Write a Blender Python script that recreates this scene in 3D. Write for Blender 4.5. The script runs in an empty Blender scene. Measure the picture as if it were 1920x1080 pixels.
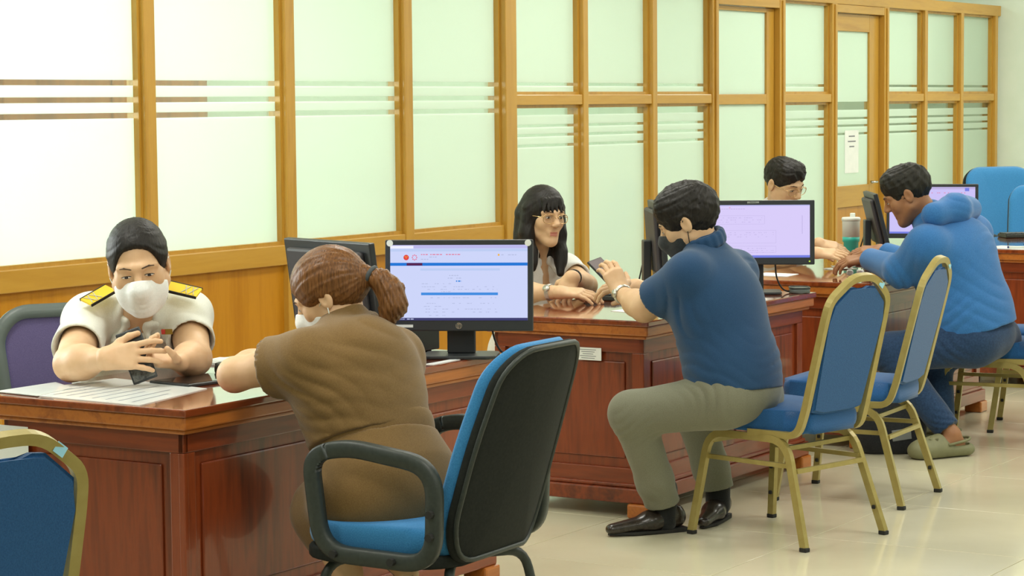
import bpy, bmesh, math, random
import numpy as np
from mathutils import Vector, Matrix
random.seed(7); np.random.seed(7)
D = bpy.data
SC = bpy.context.scene
COL = SC.collection
# ------------------------------------------------------------------ camera
# world: x runs along the glazed partition, y towards it, z up; metres
FPX = 4400.0
CAM = np.array([-4.837, -4.039, 1.56])
PITCH = math.atan((540 - 195) / FPX); ROLL = 0.009
_fw = np.array([.8495, .5276]); _fw /= np.linalg.norm(_fw)
F3 = np.array([_fw[0]*math.cos(PITCH), _fw[1]*math.cos(PITCH), -math.sin(PITCH)])
R3 = np.array([_fw[1], -_fw[0], 0.0]); U3 = np.cross(R3, F3)
CX = R3*math.cos(ROLL) - U3*math.sin(ROLL); CY = U3*math.cos(ROLL) + R3*math.sin(ROLL)
cam = D.objects.new('camera', D.cameras.new('camera')); COL.objects.link(cam)
cam.data.sensor_width = 36; cam.data.lens = FPX/1920*36; cam.data.clip_end = 100
M = Matrix.Identity(4)
for i in range(3):
    M[i][0] = CX[i]; M[i][1] = CY[i]; M[i][2] = -F3[i]; M[i][3] = CAM[i]
cam.matrix_world = M
SC.camera = cam
def J(px, py, z):
    'point of the place seen at a photo pixel, z metres in front of the camera'
    return CAM + z*(F3 + CX*(px-960)/FPX + CY*(540-py)/FPX)
def JH(px, py, h):
    'the same on the horizontal plane at height h'
    r = F3 + CX*(px-960)/FPX + CY*(540-py)/FPX
    return CAM + r*((h-CAM[2])/r[2])
# ------------------------------------------------------------------ world, lights, exposure
w = D.worlds.new('world'); SC.world = w; w.use_nodes = True
w.node_tree.nodes['Background'].inputs[0].default_value = (.93, 1, .95, 1)
w.node_tree.nodes['Background'].inputs[1].default_value = 0.35
SC.view_settings.view_transform = 'Standard'; SC.view_settings.look = 'None'
SC.view_settings.exposure = 0.0; SC.view_settings.gamma = 1.0
SC.view_settings.use_curve_mapping = False
def area(name, loc, rot, sx, sy, power, col=(1, 1, 1)):
    l = D.lights.new(name, 'AREA'); l.shape = 'RECTANGLE'; l.size = sx; l.size_y = sy; l.energy = power; l.color = col
    o = D.objects.new(name, l); COL.objects.link(o); o.location = loc; o.rotation_euler = rot
    return o
HC = 3.1
for ix, x in enumerate((-3.2, -.2, 2.8, 5.8, 8.8, 11.4)):
    for iy, y in enumerate((-4.6, -1.8, 0.9)):
        area('ceiling_light', (x, y, HC-.03), (0, 0, 0), 1.2, .6, 37, (1, .99, .92))
area('back_room_daylight', (.7, 5.0, 1.9), (math.radians(-90), 0, 0), 3.0, 2.0, 225, (.95, 1, 1))
for x in (3.4, 6.0, 8.6, 11.2):
    area('back_room_ceiling_light', (x, 4.2, HC-.03), (0, 0, 0), 1.2, .6, 58, (.95, 1, .95))
# ------------------------------------------------------------------ materials
def lin(r, g, b):
    f = lambda c: (c/255/12.92) if c/255 <= .04045 else ((c/255+.055)/1.055)**2.4
    return (f(r), f(g), f(b), 1)
def mat(name, col, rough=.5, metal=0, spec=.5, emit=None, es=1):
    m = D.materials.new(name); m.use_nodes = True
    b = m.node_tree.nodes['Principled BSDF']
    b.inputs['Base Color'].default_value = col; b.inputs['Roughness'].default_value = rough
    b.inputs['Metallic'].default_value = metal; b.inputs['Specular IOR Level'].default_value = spec
    if emit:
        b.inputs['Emission Color'].default_value = emit; b.inputs['Emission Strength'].default_value = es
    return m
def N(m, t, **kw):
    n = m.node_tree.nodes.new(t)
    for k, v in kw.items():
        if k in n.inputs: n.inputs[k].default_value = v
        else: setattr(n, k, v)
    return n
def L(m, a, b): m.node_tree.links.new(a, b)
def ramp(m, stops):
    r = m.node_tree.nodes.new('ShaderNodeValToRGB'); e = r.color_ramp.elements
    while len(e) < len(stops): e.new(.5)
    for k, (p, c) in enumerate(stops): e[k].position = p; e[k].color = c
    return r
def bump(m, src, strength=.2, dist=.005):
    b = N(m, 'ShaderNodeBump'); b.inputs['Strength'].default_value = strength; b.inputs['Distance'].default_value = dist
    L(m, src, b.inputs['Height']); L(m, b.outputs[0], m.node_tree.nodes['Principled BSDF'].inputs['Normal'])
def noisy(name, c0, c1, scale, rough=.5, stretch=(1, 1, 1), spec=.5, bmp=0, detail=4, lo=.3, hi=.7, coat=0, metal=0):
    m = mat(name, c0, rough, metal, spec)
    tc = N(m, 'ShaderNodeTexCoord'); mp = N(m, 'ShaderNodeMapping'); mp.inputs['Scale'].default_value = stretch
    L(m, tc.outputs['Object'], mp.inputs[0])
    n = N(m, 'ShaderNodeTexNoise'); n.inputs['Scale'].default_value = scale; n.inputs['Detail'].default_value = detail
    L(m, mp.outputs[0], n.inputs['Vector'])
    r = ramp(m, [(lo, c0), (hi, c1)]); L(m, n.outputs[0], r.inputs[0])
    b = m.node_tree.nodes['Principled BSDF']; L(m, r.outputs[0], b.inputs['Base Color'])
    if coat: b.inputs['Coat Weight'].default_value = coat; b.inputs['Coat Roughness'].default_value = .08
    if bmp: bump(m, n.outputs[0], bmp, .003)
    return m
def woodmat(name, c0, c1, c2, axis, scale=5, rough=.25, coat=.4):
    'grain runs along the given axis (0 x, 1 y, 2 z)'
    m = mat(name, c0, rough)
    tc = N(m, 'ShaderNodeTexCoord'); mp = N(m, 'ShaderNodeMapping')
    s = [7, 7, 7]; s[axis] = .7; mp.inputs['Scale'].default_value = s
    L(m, tc.outputs['Object'], mp.inputs[0])
    n = N(m, 'ShaderNodeTexNoise'); n.inputs['Scale'].default_value = scale*.35; n.inputs['Detail'].default_value = 6; n.inputs['Distortion'].default_value = 1.3
    L(m, mp.outputs[0], n.inputs['Vector'])
    n2 = N(m, 'ShaderNodeTexNoise'); n2.inputs['Scale'].default_value = scale*3; n2.inputs['Detail'].default_value = 8
    L(m, mp.outputs[0], n2.inputs['Vector'])
    mx = N(m, 'ShaderNodeMath', operation='MULTIPLY_ADD'); mx.inputs[1].default_value = .35; L(m, n2.outputs[0], mx.inputs[0]); L(m, n.outputs[0], mx.inputs[2])
    r = ramp(m, [(.45, c0), (.66, c1), (.9, c2)]); L(m, mx.outputs[0], r.inputs[0])
    b = m.node_tree.nodes['Principled BSDF']; L(m, r.outputs[0], b.inputs['Base Color'])
    b.inputs['Coat Weight'].default_value = coat; b.inputs['Coat Roughness'].default_value = .06
    return m
MT = {}
for ax, k in enumerate('xyz'):
    MT['oak_'+k] = woodmat('oak_'+k, lin(180, 133, 44), lin(190, 144, 54), lin(170, 122, 36), ax, 2.5, .35, .2)
    MT['red_'+k] = woodmat('red_'+k, lin(104, 40, 16), lin(134, 58, 24), lin(76, 27, 12), ax, 3, .3, .35)
    MT['trim_'+k] = woodmat('trim_'+k, lin(168, 92, 34), lin(184, 108, 42), lin(140, 72, 26), ax, 4, .3, .4)
MT['oakpanel'] = woodmat('oakpanel', lin(182, 122, 20), lin(189, 129, 26), lin(174, 114, 16), 2, 3, .35, .25)
MT['top'] = woodmat('desk_top', lin(116, 48, 22), lin(142, 68, 32), lin(94, 36, 18), 0, 3, .10, 1.0)
MT['wall'] = noisy('plaster', lin(220, 234, 220), lin(226, 238, 226), 6, .7, spec=.2)
MT['ceil'] = mat('ceiling_white', lin(235, 236, 228), .8)
MT['tile'] = noisy('floor_tile', lin(206, 200, 172), lin(214, 208, 182), 2.5, .12, spec=.5, detail=6)
MT['grout'] = mat('grout', lin(150, 145, 120), .7)
MT['gold'] = noisy('gold_paint', lin(158, 142, 80), lin(168, 153, 92), 30, .38, spec=.5, metal=.25)
def fabric(name, c0, c1, sc=260, rough=.85, sheen=.2, bm=.25):
    m = noisy(name, c0, c1, sc, rough, spec=.2, bmp=bm, detail=2)
    m.node_tree.nodes['Principled BSDF'].inputs['Sheen Weight'].default_value = sheen
    return m
MT['blue'] = fabric('blue_fabric', lin(29, 78, 130), lin(38, 90, 144))
MT['blue2'] = fabric('office_blue_fabric', lin(48, 118, 172), lin(60, 132, 186))
MT['blkplastic'] = noisy('black_plastic', lin(44, 50, 46), lin(52, 58, 54), 90, .45, spec=.4)
MT['shell'] = noisy('chair_shell', lin(30, 33, 31), lin(37, 40, 37), 120, .8, spec=.2, bmp=.1)
MT['dark'] = mat('monitor_plastic', lin(40, 44, 46), .4)
MT['darker'] = mat('monitor_back', lin(56, 54, 58), .5)
MT['rubber'] = mat('rubber', lin(30, 30, 28), .7)
MT['paper'] = noisy('paper', lin(232, 236, 232), lin(240, 242, 238), 20, .6)
MT['ink'] = mat('ink', lin(120, 124, 130), .8)
MT['plasticsheet'] = noisy('plastic_sheet', lin(232, 238, 234), lin(242, 245, 242), 9, .12, spec=.6)
MT['white'] = mat('white_plastic', lin(225, 230, 222), .4)
MT['steel'] = mat('steel', lin(190, 192, 190), .25, 1)
MT['mesh_purple'] = noisy('mesh_purple', lin(88, 80, 120), lin(104, 94, 134), 400, .8, spec=.2, bmp=.4)
MT['mesh_blue'] = mat('mesh_trim_blue', lin(40, 66, 130), .7)
MT['greyframe'] = mat('grey_frame', lin(92, 102, 98), .4)
MT['bag'] = fabric('backpack_fabric', lin(30, 32, 36), lin(40, 42, 46), 120)
MT['teal'] = mat('tumbler_teal', lin(56, 186, 170), .35)
MT['navy'] = mat('navy_plastic', lin(40, 50, 110), .4)
# frosted glass: film with three clear bands
def glassmat(name, bands):
    m = D.materials.new(name); m.use_nodes = True; nt = m.node_tree; nt.nodes.clear()
    out = nt.nodes.new('ShaderNodeOutputMaterial')
    tr = N(m, 'ShaderNodeBsdfTranslucent'); tr.inputs[0].default_value = (.86, .95, .86, 1)
    df = N(m, 'ShaderNodeBsdfDiffuse'); df.inputs[0].default_value = (.78, .90, .79, 1)
    a = N(m, 'ShaderNodeMixShader'); a.inputs[0].default_value = .38; L(m, tr.outputs[0], a.inputs[1]); L(m, df.outputs[0], a.inputs[2])
    tp = N(m, 'ShaderNodeBsdfTransparent'); tp.inputs[0].default_value = (.90, .95, .89, 1)
    geo = N(m, 'ShaderNodeNewGeometry'); sp = N(m, 'ShaderNodeSeparateXYZ'); L(m, geo.outputs['Position'], sp.inputs[0])
    mask = None
    for lo, hi in bands:
        c = N(m, 'ShaderNodeMath', operation='COMPARE'); c.inputs[1].default_value = (lo+hi)/2; c.inputs[2].default_value = (hi-lo)/2
        L(m, sp.outputs[2], c.inputs[0])
        if mask is None: mask = c.outputs[0]
        else:
            s = N(m, 'ShaderNodeMath', operation='MAXIMUM'); L(m, mask, s.inputs[0]); L(m, c.outputs[0], s.inputs[1]); mask = s.outputs[0]
    b = N(m, 'ShaderNodeMixShader')
    sc = N(m, 'ShaderNodeMath', operation='MULTIPLY'); L(m, mask, sc.inputs[0]); sc.inputs[1].default_value = .97
    L(m, sc.outputs[0], b.inputs[0]); L(m, a.outputs[0], b.inputs[1]); L(m, tp.outputs[0], b.inputs[2])
    gl = N(m, 'ShaderNodeBsdfGlossy'); gl.inputs['Roughness'].default_value = .08
    fr = N(m, 'ShaderNodeFresnel'); fr.inputs[0].default_value = 1.45
    fm = N(m, 'ShaderNodeMath', operation='MULTIPLY'); L(m, fr.outputs[0], fm.inputs[0]); fm.inputs[1].default_value = .5
    c = N(m, 'ShaderNodeMixShader'); L(m, fm.outputs[0], c.inputs[0]); L(m, b.outputs[0], c.inputs[1]); L(m, gl.outputs[0], c.inputs[2])
    L(m, c.outputs[0], out.inputs[0])
    return m
B3 = [(1.515, 1.538), (1.580, 1.603), (1.650, 1.673)]
MT['frost1'] = glassmat('frosted_glass', B3)
MT['frost2'] = glassmat('frosted_glass_low', [(1.33, 1.345), (1.385, 1.40), (1.435, 1.45), (1.50, 1.555)])
MT['frost3'] = glassmat('frosted_glass_up', [(1.655, 1.672)])
MT['frost0'] = glassmat('frosted_glass_plain', [(5, 5.1)])
# ------------------------------------------------------------------ mesh helpers
def place(o, parent):
    COL.objects.link(o)
    if parent is not None: o.parent = parent
    return o
def empty(name, loc=(0, 0, 0), rz=0, label=None, cat=None, group=None):
    o = D.objects.new(name, None); COL.objects.link(o); o.location = loc; o.rotation_euler = (0, 0, rz); o.empty_display_size = .1
    if label: tag(o, label, cat, group)
    return o
def tag(o, label=None, cat=None, group=None, kind=None):
    if label: o['label'] = label
    if cat: o['category'] = cat
    if group: o['group'] = group
    if kind: o['kind'] = kind
    return o
def obj(name, bm, m, parent=None, smooth=False, loc=None):
    me = D.meshes.new(name); bmesh.ops.recalc_face_normals(bm, faces=bm.faces[:]); bm.to_mesh(me); bm.free()
    for x in (m if isinstance(m, (list, tuple)) else [m]): me.materials.append(MT[x] if isinstance(x, str) else x)
    if smooth: me.polygons.foreach_set('use_smooth', [True]*len(me.polygons))
    o = D.objects.new(name, me); place(o, parent)
    if loc is not None: o.location = loc
    return o
def box(bm, c, s, bev=0, rot=None, mi=0):
    r = bmesh.ops.create_cube(bm, size=1)
    vs = r['verts']; bmesh.ops.scale(bm, vec=s, verts=vs)
    fs = list({f for v in vs for f in v.link_faces})
    if bev:
        es = list({e for v in vs for e in v.link_edges})
        g = bmesh.ops.bevel(bm, geom=es, offset=bev, segments=2, affect='EDGES', profile=.5)
        fs = [f for f in g['faces']] ; vs = list({v for f in fs for v in f.verts} | {v for v in vs if v.is_valid})
        fs = list({f for v in vs for f in v.link_faces})
    Mx = Matrix.Translation(c) @ (rot.to_4x4() if rot is not None else Matrix.Identity(4))
    bmesh.ops.transform(bm, matrix=Mx, verts=vs)
    for f in fs: f.material_index = mi
    return bm
def B(c, s, bev=0, rot=None): return box(bmesh.new(), c, s, bev, rot)
def B2(lo, hi, bev=0):
    lo = Vector(lo); hi = Vector(hi); return B((lo+hi)/2, hi-lo, bev)
def tube(bm, pts, r, seg=8, closed=False, rect=None, mi=0, radii=None):
    'sweep a circle (or a rectangle rect=(w,d)) along pts'
    pts = [Vector(p) for p in pts]; n = len(pts); rings = []
    prev = None
    for i, p in enumerate(pts):
        a = pts[(i-1) % n] if (i > 0 or closed) else p; b = pts[(i+1) % n] if (i < n-1 or closed) else p
        t = (b-a).normalized()
        if prev is None:
            u = t.orthogonal() if abs(t.z) > .9 else Vector((0, 0, 1)).cross(t)
            if abs(t.z) > .9: u = Vector((1, 0, 0)) - t*t.x
        else: u = prev - t*prev.dot(t)
        u.normalize(); prev = u; v = t.cross(u)
        rr = radii[i] if radii else r
        if rect: prof = [(rect[0]/2, rect[1]/2), (-rect[0]/2, rect[1]/2), (-rect[0]/2, -rect[1]/2), (rect[0]/2, -rect[1]/2)]
        else: prof = [(rr*math.cos(2*math.pi*k/seg), rr*math.sin(2*math.pi*k/seg)) for k in range(seg)]
        rings.append([bm.verts.new(p+u*x+v*y) for x, y in prof])
    m = len(rings[0]); rng = range(n) if closed else range(n-1)
    for i in rng:
        A, Bb = rings[i], rings[(i+1) % n]
        for k in range(m):
            f = bm.faces.new((A[k], A[(k+1) % m], Bb[(k+1) % m], Bb[k])); f.material_index = mi
    if not closed:
        for q in (rings[0][::-1], rings[-1]):
            f = bm.faces.new(q); f.material_index = mi
    return bm
def TB(pts, r, seg=8, **k): return tube(bmesh.new(), pts, r, seg, **k)
def rnd(pts, rad, k=5, closed=False):
    'round the corners of a polyline'
    P = [Vector(p) for p in pts]; out = []; n = len(P)
    for i, p in enumerate(P):
        if not closed and i in (0, n-1): out.append(p); continue
        a, b = P[i-1], P[(i+1) % n]
        r = min(rad, (a-p).length*.48, (b-p).length*.48)
        s = p+(a-p).normalized()*r; e = p+(b-p).normalized()*r
        for j in range(k+1):
            t = j/k; out.append(s*(1-t)**2+p*2*t*(1-t)+e*t*t)
    return out
def slab(bm, poly, z0, z1, bev=0, axis='z', mi=0):
    'extrude a polygon (list of 2-tuples) between z0 and z1'
    f3 = {'z': lambda x, y, z: (x, y, z), 'y': lambda x, y, z: (x, z, y), 'x': lambda x, y, z: (z, x, y)}[axis]
    lo = [bm.verts.new(f3(x, y, z0)) for x, y in poly]; hi = [bm.verts.new(f3(x, y, z1)) for x, y in poly]
    n = len(poly); fs = [bm.faces.new(lo[::-1]), bm.faces.new(hi)]
    for i in range(n): fs.append(bm.faces.new((lo[i], lo[(i+1) % n], hi[(i+1) % n], hi[i])))
    for f in fs: f.material_index = mi
    if bev:
        es = [e for e in set(fs[0].edges[:]+fs[1].edges[:])]
        bmesh.ops.bevel(bm, geom=es, offset=bev, segments=3, affect='EDGES', profile=.5)
    return bm
def rpoly(w, h, r, k=4, cx=0, cy=0):
    P = []
    for (sx, sy, a0) in ((1, 1, 0), (-1, 1, 90), (-1, -1, 180), (1, -1, 270)):
        for j in range(k+1):
            a = math.radians(a0+90*j/k); P.append((cx+sx*(w/2-r)+r*math.cos(a), cy+sy*(h/2-r)+r*math.sin(a)))
    return P
def copy_tree(o, parent=None):
    c = o.copy(); COL.objects.link(c); c.parent = parent
    for ch in [x for x in D.objects if x.parent == o]: copy_tree(ch, c)
    return c
def text_mesh(name, s, size, m, parent, Mx, align='CENTER'):
    cu = D.curves.new(name, 'FONT'); cu.body = s; cu.size = size; cu.align_x = align; cu.align_y = 'CENTER'; cu.resolution_u = 2; cu.extrude = .0004
    t = D.objects.new('t', cu); COL.objects.link(t)
    me = bpy.data.meshes.new_from_object(t.evaluated_get(bpy.context.evaluated_depsgraph_get()))
    D.objects.remove(t); me.name = name; me.materials.clear(); me.materials.append(MT[m])
    o = D.objects.new(name, me); place(o, parent); o.matrix_local = Mx
    return o
# ------------------------------------------------------------------ room shell
YW = 2.40           # front face of the partition
floor = obj('floor', B2((-8, -9, -.06), (16, 7, -.004)), 'grout'); tag(floor, 'pale beige glossy tiled floor of the office', kind='structure')
TS = .80; tm = None
for i in range(-2, 15):
    for j in range(-4, 5):
        x, y = 2.0+TS*i, -.55+TS*j
        if x > 12.6 or y > 2.3: continue
        if tm is None:
            t = obj('tile', B((0, 0, -.004), (TS-.004, TS-.004, .008), .0012), 'tile', floor, loc=(x+TS/2, y+TS/2, 0)); tm = t.data
        else:
            t = D.objects.new('tile', tm); place(t, floor); t.location = (x+TS/2, y+TS/2, 0)
ceil = obj('ceiling', B2((-8, -9, HC), (16, 7, HC+.1)), 'ceil'); tag(ceil, kind='structure')
XE = 12.76
for nm, lo, hi in (('wall_end', (XE, -9, 0), (XE+.15, 7, HC)), ('wall_back', (-8, 6, 0), (XE, 6.15, HC)),
                   ('wall_right', (-8, -9.15, 0), (XE, -9, HC)), ('wall_rear', (-8.15, -9, 0), (-8, 6, HC)), ('wall_pier', (XE-1.4, YW+.75, 0), (XE, YW+1.2, HC))):
    o = obj(nm, B2(lo, hi), 'wall'); tag(o, kind='structure')
# partition
part = empty('wall_partition', (0, 0, 0)); tag(part, 'glazed partition of yellow stained wood with frosted panes', kind='structure')
GY = YW+.05
def wood(nm, lo, hi, m, par=part, bev=.004): return obj(nm, B2(lo, hi, bev), m, par)
def pane(x0, x1, z0, z1, m, par=part): return obj('pane', B2((x0, GY, z0), (x1, GY+.006, z1)), m, par)
def bead(x0, x1, z0, z1, par=part, t=.016):
    bm = bmesh.new(); d0, d1 = YW+.022, GY
    for lo, hi in (((x0, d0, z0), (x0+t, d1, z1)), ((x1-t, d0, z0), (x1, d1, z1)), ((x0+t, d0, z0), (x1-t, d1, z0+t)), ((x0+t, d0, z1-t), (x1-t, d1, z1))):
        lo = Vector(lo); hi = Vector(hi); box(bm, (lo+hi)/2, hi-lo)
    return obj('glazing_bead', bm, 'oak_z', par)
PW = .072; ZT = 2.285
posts = [1.745, 2.695, 3.655, 4.60]
xs1 = posts+[5.525]
for x in [.795]+posts: wood('post', (x-PW/2, YW, 0), (x+PW/2, YW+.1, ZT), 'oak_z')
wood('post', (5.47, YW-.012, 0), (5.58, YW+.1, ZT), 'oak_z')
e1 = [.795]+xs1
for i in range(len(e1)-1):
    x0 = e1[i]+PW/2; x1 = (e1[i+1]-PW/2) if i < len(e1)-2 else 5.47
    wood('rail', (x0, YW+.004, .845), (x1, YW+.096, .935), 'oak_x')
    wood('rail', (x0, YW+.004, 2.2), (x1, YW+.096, ZT), 'oak_x')
    wood('rail', (x0, YW+.004, .02), (x1, YW+.096, .14), 'oak_x')
    wood('panel', (x0, YW+.03, .14), (x1, YW+.06, .845), 'oakpanel', bev=0)
    pane(x0, x1, .935, 2.2, 'frost1'); bead(x0, x1, .935, 2.2)
# second stretch: two rows of panes and two doors
cols2 = [5.58, 6.335, 7.13, 7.915, 8.855, 9.665, 10.545, 11.26, 11.975, 12.70]
doors = {3, 5}
P2 = .055
for i, x in enumerate(cols2[1:]):
    wide = .085 if i+1 in (3, 4, 5, 6) else P2
    wood('post', (x-wide, YW-.006, 0), (x, YW+.1, ZT), 'oak_z')
    if i+1 in (3, 4, 5, 6): wood('moulding', (x-wide*.65, YW-.016, 0), (x-wide*.35, YW-.004, 2.2), 'oak_z')
wood('rail', (5.58, YW-.008, 2.205), (XE-.005, YW+.1, ZT), 'oak_x')
for i in range(9):
    x0 = cols2[i]; x1 = cols2[i+1]-(.085 if i+1 in (3, 4, 5, 6) else P2)
    if i in doors: continue
    wood('rail', (x0, YW, 1.553), (x1, YW+.096, 1.608), 'oak_x')
    wood('rail', (x0, YW, .02), (x1, YW+.096, .35), 'oak_x')
    pane(x0, x1, .35, 1.553, 'frost2'); pane(x0, x1, 1.608, 2.205, 'frost3')
    bead(x0, x1, .35, 1.553); bead(x0, x1, 1.608, 2.205)
def door(n, x0, x1, midrail):
    d = empty('door_%d' % n); tag(d, kind='structure'); y0, y1 = YW+.035, YW+.075
    def dw(nm, lo, hi, m): return obj(nm, B2(lo, hi, .003), m, d)
    st = .11
    dw('head', (x0, YW-.004, 2.15), (x1, YW+.09, 2.204), 'oak_x')
    if midrail:
        dw('stile', (x1-st, y0, .02), (x1-.004, y1, 2.147), 'oak_z'); dw('stile', (x0+.004, y0, .02), (x0+.012, y1, 2.147), 'oak_z')
        dw('rail', (x0+.012, y0, 1.545), (x1-st, y1, 1.608), 'oak_x'); dw('rail', (x0+.012, y0, .02), (x1-st, y1, .4), 'oak_x'); dw('rail', (x0+.012, y0, 2.12), (x1-st, y1, 2.147), 'oak_x')
        obj('pane', B2((x0+.012, GY, .4), (x1-st, GY+.006, 1.545)), 'frost0', d); obj('pane', B2((x0+.012, GY, 1.608), (x1-st, GY+.006, 2.12)), 'frost0', d)
    else:
        dw('stile', (x1-st-.06, y0, .02), (x1-.004, y1, 2.147), 'oak_z'); dw('stile', (x0+.004, y0, .02), (x0+.012, y1, 2.147), 'oak_z')
        dw('rail', (x0+.012, y0, 2.03), (x1-st-.06, y1, 2.147), 'oak_x'); dw('rail', (x0+.012, y0, .84), (x1-st-.06, y1, .985), 'oak_x'); dw('rail', (x0+.012, y0, .02), (x1-st-.06, y1, .2), 'oak_x')
        dw('panel', (x0+.012, y0+.014, .2), (x1-st-.06, y1-.014, .84), 'oakpanel')
        obj('pane', B2((x0+.012, GY, .985), (x1-st-.06, GY+.006, 2.03)), 'frost2', d)
        obj('handle', TB(rnd([(x1-.14, YW+.04, 1.0), (x1-.14, YW-.02, 1.0), (x1-.25, YW-.02, 1.0)], .02), .008), 'steel', d, True)
door(1, cols2[3], cols2[4]-.085, True); door(2, cols2[5], cols2[6]-.085, False)
nt = obj('paper_notice', B2((9.90, GY-.004, 1.07), (10.13, GY-.002, 1.36)), 'paper'); tag(nt, 'white sheet of paper taped to the glass of the wooden door', 'notice')
bm = bmesh.new()
for k, wd in enumerate((.10, .13, .08)): box(bm, (10.015, GY-.0045, 1.32-k*.035), (wd, .0008, .008))
tag(obj('print_lines', bm, 'ink', nt), kind='stuff')
# back room: what shows through the clear bands
bc = empty('back_room_cabinet', (5.6, 5.2, 0), label='tall brown wooden cabinet seen through the clear glass stripes', cat='cabinet')
obj('body', B2((-.9, 0, 0), (.9, .5, 2.1), .01), 'trim_z', bc)
for s in (-1, 1):
    dd = obj('door', B2((s*.45-.43, -.02, .08), (s*.45+.43, -.002, 1.95), .006), 'trim_z', bc); obj('handle', TB([(s*.08, -.045, .95), (s*.08, -.045, 1.1)], .008), 'steel', dd)
# ------------------------------------------------------------------ desks
def make_desk(loc, Lx, label, Wy=.75):
    d = empty('office_desk', loc, 0, label, 'desk', 'polished wooden office desks in a row')
    Ht = .75
    obj('tabletop', B2((0, 0, Ht-.022), (Lx, Wy, Ht), .004), 'top', d)
    bm = bmesh.new()                                   # stepped moulding under the top
    for q, (o, z0, z1) in enumerate(((.008, Ht-.058, Ht-.022), (.022, Ht-.072, Ht-.058))):
        lo = Vector((o, o, z0)); hi = Vector((Lx-o, Wy-o, z1)); box(bm, (lo+hi)/2, hi-lo, .005)
    obj('edge_moulding', bm, 'trim_x', d)
    o = .045; zb, zt = .125, Ht-.072
    obj('carcass', B2((o+.02, o+.02, .06), (Lx-o-.02, Wy-o-.02, zt)), 'red_z', d)
    # framed panels on the four sides
    def face(ax, pos, sgn, a0, a1, n, cold=False):
        w = (a1-a0)/n
        def bx(nm, u0, u1, z0, z1, d0, d1, m, bev=.003):
            if ax == 'y': lo, hi = (u0, min(pos+sgn*d0, pos+sgn*d1), z0), (u1, max(pos+sgn*d0, pos+sgn*d1), z1)
            else: lo, hi = (min(pos+sgn*d0, pos+sgn*d1), u0, z0), (max(pos+sgn*d0, pos+sgn*d1), u1, z1)
            return obj(nm, B2(lo, hi, bev), m, d)
        g = 'x' if ax == 'y' else 'y'
        bx('rail', a0, a1, zt-.055, zt, 0, .02, 'red_'+g); bx('rail', a0, a1, zb, zb+.06, 0, .02, 'red_'+g)
        for k in range(n+1):
            c = a0+w*k; hw = .05
            u0 = max(a0, c-hw); u1 = min(a1, c+hw)
            bx('stile', u0, u1, zb+.06, zt-.055, 0, .0195, 'red_z')
        for k in range(n):
            u0 = a0+w*k+.05; u1 = a0+w*(k+1)-.05
            bx('panel', u0, u1, zb+.06, zt-.055, .0, .006, 'red_z', 0)
            bx('panel_field', u0+.035, u1-.035, zb+.095, zt-.09, .004, .013, 'red_z', .006)
    face('x', o+.02, -1, o, Wy-o, 1); face('x', Lx-o-.02, 1, o, Wy-o, 1)
    face('y', o+.02, -1, o+.0, Lx-o, 2); face('y', Wy-o-.02, 1, o, Lx-o, 2)
    bm = bmesh.new(); lo = Vector((o-.022, o-.022, .055)); hi = Vector((Lx-o+.022, Wy-o+.022, .112)); box(bm, (lo+hi)/2, hi-lo, .006)
    lo = Vector((o-.010, o-.010, .112)); hi = Vector((Lx-o+.010, Wy-o+.010, .128)); box(bm, (lo+hi)/2, hi-lo, .005)
    obj('plinth', bm, 'red_x', d)
    for sx in (0, 1):
        for sy in (0, 1):
            x = o-.03 if not sx else Lx-o-.06; y = o-.03 if not sy else Wy-o-.06
            obj('foot', B2((x, y, 0), (x+.09, y+.09, .055), .008), 'trim_x', d)
    return d
D1 = make_desk((0, 0, 0), 1.62, 'polished red brown desk where the woman with yellow epaulettes sits')
D2 = make_desk((2.80, .11, 0), 1.50, 'polished red brown desk where the woman with long hair and glasses sits')
D3 = make_desk((4.84, .10, 0), 1.55, 'polished red brown desk where the man in a blue hooded jacket leans')
D4 = make_desk((7.35, .10, 0), 1.55, 'polished red brown desk in front of the large blue office chair')
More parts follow.
